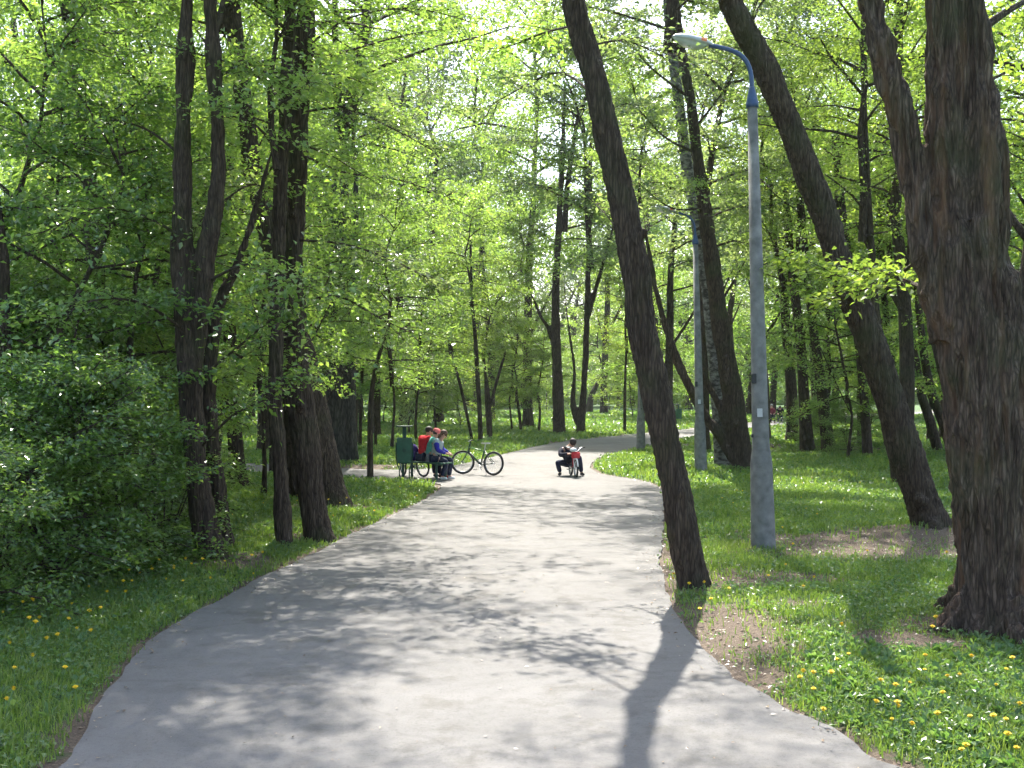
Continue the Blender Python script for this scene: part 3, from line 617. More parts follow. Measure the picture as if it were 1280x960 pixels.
# tall canopy trees left, behind
for k,(x,D,s,i) in enumerate([(90,38,1.0,0),(330,43,1.05,0),(160,44,1.1,1),(50,48,1.2,0),(400,50,1.0,2),(230,54,1.2,1),(470,57,1.0,0),(330,60,1.2,2),(120,60,1.3,0),(20,64,1.3,1)]):
    plant('tall',i,col_x(x,D),D,s,s*rg.uniform(.95,1.1),label='tall tree in the wood behind the left thicket',group='tall trees in the left wood')
# centre: trees behind the lawn
for k,(x,D,s,i) in enumerate([(530,108,1.4,4),(595,122,1.5,5),(660,70,1.2,5),(755,112,1.45,4),(820,100,1.35,5),(450,90,1.25,0),(437,47,1.15,5),(548,80,1.3,4),(612,86,1.35,5),(505,76,1.2,2)]):
    plant('tall',i,col_x(x,D),D,s*1.15,s*rg.uniform(1.25,1.5),label='tall tree standing on the lawn beyond the path',group='tall trees on the far lawn')
for k,(x,D,s,i) in enumerate([(490,44,1.15,0),(520,52,1.3,1),(545,62,1.2,0),(640,64,1.1,0),(815,70,1.3,0)]):
    plant('under',i,col_x(x,D),D,s,s*1.15,label='pale green young tree with low foliage on the lawn beyond the path',cat='young tree',group='young trees on the far lawn')
for k,(x,D) in enumerate([(512,60),(575,74),(655,96),(535,92),(790,100),(840,92),(480,78)]):
    plant('under',4 if k%3 else 5,col_x(x,D),D,rg.uniform(.8,1.15),rg.uniform(.9,1.4),label='low spreading pale green bushy tree on the lawn beyond the path',cat='young tree',group='low bushy trees on the far lawn')
# right wood
for k,(x,D,s,i) in enumerate([(1035,44,1.2,1),(1060,37,1.0,0),(1110,43,1.3,1),(1160,50,1.5,0),(1230,34,1.3,0),(1290,28,1.3,2),(1210,44,1.7,0),(1290,46,1.9,0),(1340,36,1.6,2),(1080,62,1.8,2),(1160,66,2,0),(1260,62,2,1)]):
    plant('under',i,col_x(x,D),D,s,s*rg.uniform(.95,1.15),label='leafy young tree in the wood right of the lamp posts' if x<1100 else 'leafy young tree in the wood behind the massive right trunk',cat='young tree',
          group='young trees in the right wood' if x<1100 else 'young trees in the far right wood')
for k,(x,D,s,i) in enumerate([(1290,19,.9,3),(1130,30,.95,3),(1330,27,1.0,0),(1230,36,1.05,3),(1080,46,1.05,0),(990,50,1.15,4),(955,52,1.2,4),(879,42,1.05,4),(835,58,1.1,4),(1180,52,1.1,0),(1290,50,1.2,3),(1020,68,1.2,2),(1110,72,1.3,0),(1220,74,1.3,3),(920,76,1.2,2),(1320,76,1.4,0)]):
    plant('tall',i,col_x(x,D),D,s,s*rg.uniform(.95,1.1),label='tall tree in the wood right of the lamp posts' if x<1100 else 'tall tree in the wood behind the massive right trunk',group='tall trees in the right wood' if x<1100 else 'tall trees in the far right wood')
for x,y,s in ((1035,566,.55),(1062,572,.5),(1008,560,.5),(1080,560,.6)):
    plant('shrub',1,W(x,y).x,D_(y),s,s*1.1,label='small bush around the trunks right of the near lamp post',cat='shrub',group='small bushes right of the near lamp post')
# belts of far trees
def belt(n,x0,x1,d0,d1,s0,s1,lab,grp,seed):
    r=random.Random(seed)
    for k in range(n):
        x=x0+(x1-x0)*(k+.5)/n+r.uniform(-20,20); D=r.uniform(d0,d1)
        plant('far',r.randrange(3),col_x(x,D),D,r.uniform(s0,s1),r.uniform(s0,s1)*1.05,label=lab,group=grp)
belt(14,-60,480,66,96,1.0,1.25,'distant tree at the back of the left wood','distant trees on the left',1)
belt(13,900,1340,86,112,1.1,1.4,'distant tree at the back of the right wood','distant trees on the right',2)
belt(20,380,980,150,178,1.5,2.0,'distant tree closing the view beyond the far lawn','distant trees beyond the lawn',3)
for k in range(11):
    D=rg.uniform(128,142); x=455+k*44+rg.uniform(-8,8)
    plant('under',(0,2,1)[k%3],col_x(x,D),D,rg.uniform(1.3,1.8),rg.uniform(1.1,1.6),label='low pale green bushy tree at the back of the far lawn',cat='young tree',group='bushy trees at the back of the far lawn')
# far woodland mass behind everything
def far_wood():
    P=Parts(); r=np.random.default_rng(9)
    for k in range(90):
        a=-.62+1.24*k/89; D=r.uniform(195,230); cx,cy=math.tan(a)*D,D
        n=1500; u=r.normal(0,1,(n,3)); u/=np.linalg.norm(u,axis=1)[:,None]; rad=r.uniform(.5,1,n)**.5
        pos=u*rad[:,None]*[5.5,5.5,7.5]+[cx,cy,8.5+r.uniform(-1,3)]; pos[:,2]=np.abs(pos[:,2])
        V,Fc=leaf_quads(pos,r.uniform(.5,.95,n),r,.7); P.add(V,Fc,0)
        pos=r.uniform(-1,1,(900,3))*[4.8,3,2.1]+[cx,cy-6,2.0]; V,Fc=leaf_quads(pos,r.uniform(.5,.95,900),r,.7); P.add(V,Fc,0)
        V,Fc=tube_np([[cx,cy,-.5],[cx,cy,8]],[.35,.2],6); P.add(V,Fc,1)
    return P.mesh('far_woodland',[LEAF_MID,BARK])
tag(link('far_woodland',far_wood()),'continuous green woodland edge closing the far background','woodland',kind='stuff')

# ---- near leaf sprays in front of / beside hero trunks
def branch_thing(label,pts,D,r0,nt,nl,size,lm,seed,spread=.1,tl=.7): pass
def find(lab): return [o for o in C.objects if o.parent is None and lab in str(o.get('label',''))][0]
def spray_on(key,pts,D,r0,nt,nl,size,lm,seed,**k):
    t=find(key); P3=[W(x,y,D+dd) for x,y,dd in pts]; gen_spray(P3,r0,nt,nl,size,lm,seed,t,loc=t.location,**k)
spray_on('soil mound right',[(1075,390,.2),(1040,345,-.8),(1010,325,-1.6),(980,330,-2.2)],D_(668),.03,30,420,.10,LEAF_YEL,1)
spray_on('massive old',[(1180,370,.1),(1130,350,1.0),(1090,335,2),(1040,345,3)],D_(790),.03,34,420,.085,LEAF_YEL,2)
spray_on('massive old',[(1180,300,.2),(1120,345,1.5),(1070,365,2.5),(1030,375,3.2)],D_(790),.025,26,260,.085,LEAF_YEL,12)
spray_on('massive old',[(1215,45,0),(1262,12,.3),(1310,-10,.8),(1370,-20,1.2)],D_(790),.05,12,150,.085,LEAF_YEL,3)
spray_on('massive old',[(1218,110,0),(1275,82,.6),(1330,60,1.5)],D_(790),.02,18,220,.085,LEAF_YEL,4)
for k,(pts,nl) in enumerate([([(375,140,0),(430,135,-.6),(490,160,-1.0),(545,190,-1.2)],420),([(372,190,0),(430,215,.6),(500,225,1.2),(570,250,2)],420),([(370,300,0),(430,305,-.8),(490,325,-1.2),(530,345,-1.6)],420),
     ([(380,60,0),(440,20,.4),(520,10,1),(600,30,1.6)],480),([(366,250,0),(320,230,-1),(280,250,-1.6),(240,285,-2)],350),([(366,380,0),(420,370,-.5),(470,395,-1.0),(510,415,-1.2)],380)]):
    spray_on('stout upright',pts,D_(674),.022,34,nl,.085,LEAF_MID if k%2 else LEAF_GREY,30+k,tl=.9)
for k,(pts,nl) in enumerate([([(240,480,0),(290,440,-.6),(340,400,-1.2),(380,385,-1.6)],480),([(240,420,0),(180,380,-.8),(120,375,-1.4),(70,400,-1.8)],480),([(250,560,0),(290,520,-.5),(330,500,-.8),(370,470,-1)],360),([(232,300,0),(180,270,-.5),(120,260,-1),(60,290,-1.4)],420),
     ([(232,200,0),(180,160,.5),(120,150,1),(50,170,1.5)],420),([(262,350,0),(310,330,-.8),(350,345,-1.4),(390,360,-1.8)],420),([(266,100,0),(310,80,.5),(360,110,.8)],260)]):
    spray_on('forking into two',pts,D_(702),.022,34,nl,.085,LEAF_MID if k%2 else LEAF_DARK,50+k,tl=.9)
for k,(pts,nl) in enumerate([([(720,30,0),(680,40,1),(620,60,2),(560,50,3)],460),([(725,60,0),(780,50,.6),(830,70,1.2)],160),([(745,120,0),(700,90,1),(650,110,2),(600,140,3)],420),([(800,360,0),(770,285,1.5),(740,250,2.4)],60)]):
    spray_on('leaning left at the right edge of the path',pts,D_(733),.018,26,nl,.08,LEAF_GREY if k else LEAF_FRESH,70+k,tl=.8)

for k,(pts,nl) in enumerate([([(868,190,0),(830,170,-1),(790,130,-2),(760,140,-2.6)],700),([(860,120,0),(810,80,-1),(780,40,-1.5)],600),([(880,260,0),(840,260,-1),(800,230,-1.6)],500),([(868,160,0),(900,120,-.6),(930,70,-1)],500)]):
    spray_on('side stem leaning left',pts,D_(591),.04,34,nl,.12,LEAF_GREY,90+k,tl=1.6,spread=.2)
# overhead trees just outside the frame that shade the path (their lowest twigs hang in at the top)
for x,y,s,i in ():
    plant('tall',i,x,y,s,s*1.05,label='tall tree beside the path near the viewer, its crown above the photo',group='tall trees beside the viewer')

# ================================================================== GRASS, HERBS, DANDELIONS
def in_view(x,y,m=1.12): return (np.abs(x)<y*.4555*m+.6)
def scatter(n,x0,x1,y0,y1,rng,edge=.0):
    x=rng.uniform(x0,x1,n); y=rng.uniform(y0,y1,n); d=sd(x,y)
    s=soil(x,y); keep=in_view(x,y)&(d>edge+rng.uniform(-.06,.15,n))&(rng.uniform(0,1,n)<np.maximum(1-sstep(.1,.95,s),.05))
    return x[keep],y[keep]
def blades(x,y,h,w,rng,P,mi):
    n=len(x); a=rng.uniform(0,6.28,n); z=gz(x,y)-.01; lean=rng.uniform(.1,.75,n); la=rng.uniform(0,6.28,n)
    ux,uy=np.cos(a)*w/2,np.sin(a)*w/2; dx,dy=np.cos(la)*lean*h,np.sin(la)*lean*h
    b0=np.stack([x-ux,y-uy,z],1); b1=np.stack([x+ux,y+uy,z],1)
    m1=np.stack([x+ux*.8+dx*.35,y+uy*.8+dy*.35,z+h*.6],1); m0=np.stack([x-ux*.8+dx*.35,y-uy*.8+dy*.35,z+h*.6],1)
    tp=np.stack([x+dx,y+dy,z+h*(1-.25*lean)],1)
    V=np.stack([b0,b1,m1,m0,tp],1).reshape(-1,3); k=np.arange(n)*5
    P.add(V,np.stack([k,k+1,k+2,k+3],1),mi); P2=np.stack([k+3,k+2,k+4],1)
    P.F.append(P2+P.n-len(V)); P.m.append(np.full(n,mi))
rng=np.random.default_rng(12); P=Parts()
bands=[(6,11,2000,.085,.010,1300,.046),(11,17,1200,.095,.014,800,.052),(17,27,420,.105,.024,260,.075),(27,45,110,.15,.040,90,.11),(45,75,32,.18,.075,26,.19),(75,130,9,.22,.15,7,.35)]
for (y0,y1,db,h,w,dh,hs) in bands:
    X0,X1=-y1*.52-1,y1*.52+1; A=(X1-X0)*(y1-y0)
    x,y=scatter(int(A*db*1.0),X0,X1,y0,y1,rng); patch=fbm(x*.8,y*.8,33)
    hh=h*rng.uniform(.5,1.3,len(x))*(.55+patch*1.0)
    blades(x,y,hh,w*rng.uniform(.6,1.2,len(x)),rng,P,0)
    x,y=scatter(int(A*dh),X0,X1,y0,y1,rng); k=fbm(x*1.3,y*1.3,44)>.42; x=x[k];y=y[k]
    z=gz(x,y)+rng.uniform(.01,1,len(x))**1.3*h*.95
    V,Fc=leaf_quads(np.stack([x,y,z],1),hs*rng.uniform(.5,1.3,len(x)),rng,.45,.62,droop=.15); P.add(V,Fc,1)
tag(link('grass',P.mesh('grass',[GRASS_M,HERB_M])),'bright green grass and low herbs on both sides of the path','grass',kind='stuff')
# taller broad-leaved herb clumps in the right foreground and on the left verge
P=Parts(); cl=[]
for k in range(900):
    if k<640: x,y=rng.uniform(2.4,5.3),rng.uniform(6.6,10.3)
    else: x,y=rng.uniform(-6,-2.4),rng.uniform(7,14)
    if sd(x,y)>.25 and soil(np.array([x]),np.array([y]))[0]<.6: cl.append((x,y))
for x,y in cl:
    n=16; a=rng.uniform(0,6.28,n); l=rng.uniform(.05,.16,n); e=rng.uniform(.35,1.25,n); z=float(gz(x,y)); w=l*rng.uniform(.16,.34,n)
    d=np.stack([np.cos(a)*np.cos(e),np.sin(a)*np.cos(e),np.sin(e)],1); s=np.stack([-np.sin(a),np.cos(a),np.zeros(n)],1); b=np.array([x,y,z])
    v0=b+d*l[:,None]*.08; v1=b+d*l[:,None]*.6+s*w[:,None]*.5; v2=b+d*l[:,None]-np.array([0,0,1])*l[:,None]*.22; v3=b+d*l[:,None]*.6-s*w[:,None]*.5
    V=np.stack([v0,v1,v2,v3],1).reshape(-1,3); P.add(V,np.arange(4*n).reshape(n,4),0)
tag(link('herbs',P.mesh('herbs',[HERB_M])),'broad-leaved weeds growing among the grass near the viewer','herbs',kind='stuff')
# leaf litter on soil and path edges
LIT=leaf_mat('litter',[(.07,.04,.022),(.13,.08,.05),(.24,.17,.11),(.5,.46,.4)],trans=.1,tcol=1.0,yel=1.0)
x=rng.uniform(-8,9,60000); y=rng.uniform(6,32,60000); d=sd(x,y); s=soil(x,y)
keep=((s>.45)&(d>0)|((d<0)&(rng.uniform(0,1,60000)<np.exp(d/.14)*.8))|((d<0)&(rng.uniform(0,1,60000)<.05)))&in_view(x,y)
x=x[keep];y=y[keep]; z=np.where(sd(x,y)<0,.004,gz(x,y))+.006
V,Fc=leaf_quads(np.stack([x,y,z],1),rng.uniform(.010,.05,len(x))*np.where(sd(x,y)<-.3,.7,1),rng,.22,.6); P=Parts(); P.add(V,Fc,0)
tag(link('leaf_litter',P.mesh('leaf_litter',[LIT])),'brown crumbs of dead leaves and twigs along the path edge and on bare soil','leaf litter',kind='stuff')
# dandelions
YEL=plain('dandelion_yellow',(.75,.52,.01),.7,var=.15,scale=60); STEM=plain('dandelion_stem',(.12,.2,.05),.6)
def dandelion(h,seed):
    r=random.Random(seed); m=MB(); m.m=1
    lx,ly=r.uniform(-.03,.03),r.uniform(-.03,.03)
    m.tube([(0,0,-.03),(lx*.4,ly*.4,h*.5),(lx,ly,h)],[.0035,.003,.0035],5)
    m.m=0
    for (rr,zz,nn) in ((.021,.002,16),(.016,.008,12),(.009,.012,8)):
        for k in range(nn):
            a=2*math.pi*k/nn+rr*50; ca,sa=math.cos(a),math.sin(a); w=rr*.28
            m.add([(lx,ly,h+zz-.004),(lx+ca*rr*.6-sa*w,ly+sa*rr*.6+ca*w,h+zz),(lx+ca*rr,ly+sa*rr,h+zz+.003),(lx+ca*rr*.6+sa*w,ly+sa*rr*.6-ca*w,h+zz)],[(0,1,2,3)])
    m.ball((lx,ly,h-.002),(.010,.010,.008),8)
    o=m.build('dandelion',[YEL,STEM]); tag(o,'x','dandelion'); return o
dp=[dandelion(h,i) for i,h in enumerate((.12,.17,.22,.09))]; used=set()
def put_dandelion(x,y,lab,grp,s=1.0):
    i=rg.randrange(4); o=dp[i] if i not in used else dp[i].copy()
    if i in used: C.objects.link(o)
    used.add(i); o.location=(x,y,float(gz(x,y))); o.rotation_euler=(rg.uniform(-.25,.25),rg.uniform(-.25,.25),rg.uniform(0,6)); o.scale=(s,)*3
    o['label']=lab; o['group']=grp
GR='yellow dandelion in bloom in the grass of the right foreground'; GLf='yellow dandelion in bloom on the grass verge left of the path'; GM='small yellow dandelion in the grass around the lamp posts'; GF='small yellow dandelion under the left trunks'
c=0
for px,py in [(1168,790),(1270,796),(1160,812),(1155,835),(1065,830),(1060,812),(1010,856),(1020,866),(1018,858),(1003,855),(1045,852),(1085,888),(1100,885),(1180,894),(1172,912),(1115,905),(1113,918),(1244,920),(1275,902),(1270,855),(1256,852),(1182,862),(1205,948),(1212,954),(1262,940),(1270,950),(1140,944),(1130,911),(1205,840),(1215,935),(1150,852),(1135,868),(1020,900),(1250,935),(1280,920),(1240,870),(1128,900),(1002,745),(1017,738),(1040,880),(1195,870)]:
    p=W(px,py+6); put_dandelion(p.x,p.y,GR,'dandelions in the right foreground',rg.uniform(.75,1.25))
for px,py in [(10,782),(20,778),(33,775),(42,772),(40,790),(52,783),(94,770),(135,738),(115,745),(150,738),(95,798),(108,775),(175,722),(185,715),(200,718),(190,722),(215,722),(218,716),(170,730),(140,760),(80,810),(45,840),(18,868),(5,895),(98,888),(5,905),(30,815),(62,812),(128,772),(155,765),(230,735),(262,728),(315,717),(310,712),(330,700),(250,715),(235,722),(280,706),(165,745),(205,737),(75,860),(120,800),(10,830),(85,790),(148,716),(183,708),(240,710)]:
    p=W(px,py+8); put_dandelion(p.x,p.y,GLf,'dandelions on the left verge',rg.uniform(.85,1.3))
for px,py in [(943,680),(975,668),(905,628),(920,622),(915,633),(930,625),(1025,660),(990,702),(850,735),(858,738),(842,733),(880,740),(905,750),(1040,600),(1015,605),(1030,598),(1000,610),(1075,612),(960,640),(1010,650),(985,720),(960,745),(890,760),(1085,700),(1000,637),(1055,628),(870,775),(1200,735),(1185,722)]:
    p=W(px,py+4); put_dandelion(p.x,p.y,GM,'dandelions around the lamp posts',rg.uniform(.9,1.25))
for px,py in [(370,628),(373,636),(287,650),(358,680),(362,672),(412,640),(425,638),(430,640),(465,634),(470,640),(300,640),(345,655),(480,612),(500,617),(520,620),(390,625),(330,640),(445,625),(455,650),(420,660)]:
    p=W(px,py+4); put_dandelion(p.x,p.y,GF,'dandelions under the left trunks',rg.uniform(.9,1.25))
# ================================================================== LAMP POSTS
CONC=plain('lamp_concrete',(.175,.170,.155),.9,var=.35,scale=7); BLUE=plain('lamp_blue_paint',(.045,.085,.19),.45); SHELL=plain('lamp_shell',(.50,.52,.53),.4)
ORANGE=plain('orange_sticker',(.75,.20,.06),.5); BLACKM=plain('black_box',(.02,.02,.022),.5); PAPER=plain('sticker_paper',(.5,.5,.48),.7); GLASS=plain('lamp_lens',(.62,.66,.60),.18,spec=.6,trans=.35)
def lamp_post(label):
    t=empty('lamp_post',(0,0,0),0,label,'lamp post','concrete lamp posts along the path')
    m=MB(); prof=[(-.25,.178),(0,.178),(.03,.176),(1.0,.160),(1.22,.156),(1.34,.140),(1.46,.124),(1.6,.121),(6.37,.070)]
    m.tube([(0,0,z) for z,r in prof],[r for z,r in prof],12); m.build('pole',CONC,t,True)
    m=MB(); m.tube([(0,0,z) for z in (6.34,6.40,6.62,6.64)],[.090,.090,.042,.036],14); m.build('collar',BLUE,t,True)
    arc=[(0,0,6.6),(-.005,0,6.78),(-.03,0,6.92),(-.09,0,7.04),(-.19,0,7.13),(-.33,0,7.19),(-.50,0,7.235),(-.60,0,7.26)]
    m=MB(); m.tube(crspline(arc,3),.033,10); m.build('arm',BLUE,t,True)
    # lantern: shell above, lens below, along -X, tilted up
    T=Matrix.Translation((-.585,0,7.255))@Matrix.Rotation(R(14),4,'Y')
    def loft(secs,half):
        V=[];Fc=[];n=9
        for x,w,h,z in secs:
            for k in range(n):
                a=math.pi*k/(n-1); V.append(T@Vector((x,math.cos(a)*w,z+half*math.sin(a)*h)))
        for i in range(len(secs)-1):
            for k in range(n-1):
                q=(i*n+k,i*n+k+1,(i+1)*n+k+1,(i+1)*n+k); Fc.append(q if half>0 else q[::-1])
            Fc.append((i*n+n-1,i*n,(i+1)*n,(i+1)*n+n-1))
        Fc.append(tuple(range(n))); Fc.append(tuple(range((len(secs)-1)*n,len(secs)*n))[::-1])
        return V,Fc
    m=MB(); m.add(*loft([(.04,.035,.035,0),(-.03,.07,.06,0),(-.15,.095,.085,0),(-.32,.10,.09,0),(-.45,.085,.075,0),(-.53,.05,.045,0),(-.56,.012,.012,0)],1)); sh=m.build('lamp_housing',SHELL,t,True)
    m=MB(); m.add(*loft([(-.05,.06,.03,-.003),(-.12,.088,.085,-.003),(-.25,.098,.12,-.003),(-.38,.092,.105,-.003),(-.48,.068,.06,-.003),(-.54,.02,.015,-.003)],-1)); m.build('lens',GLASS,t,True)
    m=MB(); V=[T@Vector((x,-math.cos(a)*(.094+.004*0)-.0,math.sin(a)*.084)) + Vector((0,-.004,.003)) for x in (-.07,-.15) for a in (0.12,.5,.85)]
    m.add(V,[(0,1,4,3),(1,2,5,4)]); m.build('sticker',ORANGE,t)
    m=MB(); m.box((-.095,-.075,2.44),(.07,.05,.14),bev=.006); m.build('junction_box',BLACKM,t)
    m=MB(); m.box((-.03,-.124,1.95),(.075,.005,.12)); m.build('notice',PAPER,t)
    m=MB(); m.box((-.128,-.03,1.62),(.03,.03,.05),bev=.004); m.build('bolt_cap',BLACKM,t)
    return t
l0=lamp_post('near concrete lamp post with blue curved arm, right of the leaning path-edge trunk')
def put_lamp(o,px,py,D=None,rz=0,lab=None):
    D=D or D_(py); o.location=(col_x(px,D),D,float(gz(col_x(px,D),D))); o.rotation_euler=(0,R(-1.35),rz)
    if lab: o['label']=lab
put_lamp(l0,954,690)
put_lamp(copy_tree(l0),876,593,rz=R(6),lab='middle lamp post, behind the near one and in front of the multi-stemmed tree')
put_lamp(copy_tree(l0),801,566,rz=R(80),lab='farthest lamp post, mostly hidden by the leaning trunk at the path edge')

# ================================================================== BIN, BENCH
GREEN=plain('green_paint',(.016,.085,.05),.45,var=.25,scale=8); GREEND=plain('dark_green_paint',(.010,.05,.032),.5)
def litter_bin(loc,rz,label,group=None):
    t=empty('litter_bin',loc,rz,label,'litter bin',group)
    m=MB(); z0,z1=.46,1.12
    V=[];Fc=[]
    for z,w,d in ((z0,.17,.15),(z0+.03,.185,.165),(z1-.03,.20,.18),(z1,.20,.18),(z1,.175,.155),(z0+.1,.165,.145)):
        V+=[(w,d,z),(-w,d,z),(-w,-d,z),(w,-d,z)]
    for i in range(5): Fc+=[(i*4+k,(i*4+(k+1)%4),(i+1)*4+(k+1)%4,(i+1)*4+k)[::-1] for k in range(4)]
    Fc+=[(0,1,2,3),(20,21,22,23)[::-1]]
    m.add(V,Fc); m.build('container',GREEN,t)
    m=MB(); m.tube([(0,-.188,.80),(0,-.193,.80)],.05,16); m.build('emblem_plate',GREEND,t)
    for s in (-1,1):
        m=MB(); m.tube([(s*.13,0,-.1),(s*.13,0,.3),(s*.19,0,.45),(s*.215,0,.62),(s*.215,0,1.0)],.018,8); m.build('leg',GREEND,t,True)
    m=MB(); m.box((0,0,1.26),(.10,.06,.32),bev=.01); m.build('post',GREEND,t)
    m=MB(); m.box((0,0,1.43),(.44,.36,.025),bev=.01); m.build('rain_cover',GREEND,t)
    return t
bD=29.6; bx=col_x(505.5,bD); litter_bin((bx,bD,float(gz(bx,bD))),R(4),'green litter bin with a flat rain cover, left of the occupied bench')
bD=75.0; bx=col_x(848,bD); litter_bin((bx,bD,float(gz(bx,bD))),R(8),'small distant green litter bin beyond the path, between two lamp posts')
def bench(loc,rz,L,label,back=False,mat_=GREEN):
    t=empty('park_bench',loc,rz,label,'bench')
    for s in (-1,1):
        m=MB(); x=s*(L/2-.22)
        m.box((x,-.16,.2),(.06,.06,.42),bev=.008); m.box((x,.16,.2),(.06,.06,.42),bev=.008); m.box((x,0,.395),(.055,.42,.045),bev=.006); m.build('leg_frame',GREEND,t)
    m=MB()
    for k in range(4): m.box((0,-.17+k*.113,.44),(L,.095,.038),bev=.008)
    m.build('seat',mat_,t)
    if back:
        m=MB()
        for z in (.62,.78): m.box((0,.235,z),(L,.035,.10),bev=.008)
        for s in (-1,1): m.box((s*(L/2-.22),.265,.6),(.05,.03,.5),bev=.005)
        m.build('backrest',mat_,t)
    return t
bc=Vector((col_x(530,29.9),29.9,0)); bc.z=float(gz(bc.x,bc.y)); BA=math.atan2(-.7,.75)
bz=max(0,bc.z); bench((bc.x,bc.y,bz),BA,1.75,'green slatted bench with children sitting on it, beside the litter bin')

# ================================================================== BICYCLES
RUB=plain('rubber',(.018,.018,.018),.8); ALU=plain('aluminium',(.55,.55,.56),.35,.8); FRG=plain('bike_frame_dark',(.015,.045,.025),.3); FRL=plain('bike_frame_lightgreen',(.10,.24,.06),.35); SADB=plain('saddle_black',(.02,.02,.02),.5); SADP=plain('saddle_pale',(.6,.62,.6),.5); REDP=plain('red_plastic',(.50,.015,.025),.4); WHT=plain('white_plastic',(.7,.7,.7),.4)
def wheel(par,c,r,ax=0.0,name='wheel',rimm=ALU,tyre=.029,spokes=16):
    e=empty(name,c,ax); e.parent=par
    m=MB(); m.tube([(math.cos(a)*(r-tyre),0,math.sin(a)*(r-tyre)) for a in [2*math.pi*k/36 for k in range(36)]],tyre,8,closed=True); m.build('tyre',RUB,e,True)
    m=MB(); rr=r-tyre*2-.006; m.tube([(math.cos(a)*rr,0,math.sin(a)*rr) for a in [2*math.pi*k/36 for k in range(36)]],.010,6,closed=True)
    m.tube([(0,-.04,0),(0,.04,0)],.022,10)
    for k in range(spokes): a=2*math.pi*k/spokes; m.tube([(0,.02*(-1)**k,0),(math.cos(a)*rr,0,math.sin(a)*rr)],.0016,3)
    m.build('rim',rimm,e,True); return e
def bicycle(loc,rz,label,steer=.35,lean=0.0,s=1.0):
    """front towards -X"""
    t=empty('bicycle',loc,rz,label,'bicycle'); t.rotation_euler=(lean,0,rz); t.scale=(s,)*3
    wheel(t,(.52,0,.335),.335)
    wheel(t,(-.52,0,.335),.335,steer)
    bb=(.09,0,.28); st=(.20,0,.70); hd=(-.32,0,.80); hb=(-.35,0,.66)
    m=MB(); m.tube([st,bb],.023,8); m.tube([bb,(-.335,0,.64)],.029,8)
    for s_ in (-.05,.05): m.tube([(bb[0],s_*.6,bb[2]),(.52,s_,.335)],.010,6); m.tube([(.19,s_*.5,.68),(.52,s_,.335)],.009,6)
    m.tube([(-.30,0,.86),(-.355,0,.62)],.022,8); m.build('frame',FRG,t,True)
    m=MB(); m.tube([(.185,0,.655),(-.325,0,.76)],.019,8); m.build('top_tube',FRL,t,True)
    e=empty('fork',(-.335,0,.64),steer); e.parent=t
    m=MB()
    for s_ in (-.055,.055): m.tube([(-.02,s_,.02),(-.08,s_,-.14),(-.185,s_,-.305)],.013,8)
    m.tube([(-.02,-.06,.02),(-.02,.06,.02)],.014,8); m.build('fork_blades',FRG,e,True)
    m=MB(); m.tube([(.01,0,.0),(.045,0,.24),(.02,0,.30)],.014,8); m.tube([(.10,-.30,.31),(.03,-.18,.32),(.0,-.05,.30),(.0,.05,.30),(.03,.18,.32),(.10,.30,.31)],.011,8); m.build('handlebar',SADB,e,True)
    for s_ in (-1,1): m=MB(); m.tube([(.04,s_*.2,.32),(-.02,s_*.21,.27)],.006,6); m.build('brake_lever',ALU,e)
    m=MB(); m.tube([(.195,0,.68),(.225,0,.86)],.013,8); m.build('seat_post',ALU,t,True)
    m=MB(); m.add([(.06,0,.885),(.10,.025,.895),(.22,.04,.90),(.33,.075,.905),(.365,.05,.905),(.365,-.05,.905),(.33,-.075,.905),(.22,-.04,.90),(.10,-.025,.895),(.08,0,.865),(.12,.018,.865),(.22,.03,.86),(.33,.06,.865),(.35,.04,.865),(.35,-.04,.865),(.33,-.06,.865),(.22,-.03,.86),(.12,-.018,.865)],
        [tuple(range(9))[::-1],tuple(range(9,18))]+[(k,(k+1)%9,9+(k+1)%9,9+k) for k in range(9)]); m.build('saddle',SADP,t)
    m=MB(); m.tube([(bb[0]+.09*math.cos(a),-.05,bb[2]+.09*math.sin(a)) for a in [2*math.pi*k/20 for k in range(20)]],.006,5,closed=True); m.tube([(bb[0],-.06,bb[2]),(bb[0]+.09,-.08,bb[2]-.14)],.009,6); m.tube([(bb[0],.06,bb[2]),(bb[0]-.09,.08,bb[2]+.14)],.009,6)
    m.tube([(bb[0],-.05,bb[2]+.09),(.52,-.05,.375)],.004,4); m.tube([(bb[0],-.05,bb[2]-.09),(.52,-.05,.295)],.004,4); m.build('crankset',ALU,t,True)
    for s_ in (-1,1): m=MB(); m.box((bb[0]-s_*-.09 if s_<0 else bb[0]-.09,s_*.12,bb[2]+(.14 if s_>0 else -.14)),(.09,.07,.02),bev=.004); m.build('pedal',RUB,t)
    m=MB(); m.tube([(.20,.05,.26),(.16,.20,.012),(.13,.215,.004)],.009,6); m.build('kickstand',ALU,t,True)
    return t
bk=W(597,593.5); bicycle((bk.x,bk.y,0),R(-33),'adult bicycle with dark green frame on its kickstand, standing on the path',steer=R(38),lean=R(-4))
b2=Vector((col_x(517,30.7),30.7,0)); bicycle((b2.x,b2.y,max(0,float(gz(b2.x,b2.y)))),R(-48),'second bicycle with a pale rim, half hidden behind the bench and bin',steer=R(-20),lean=R(5),s=.86)

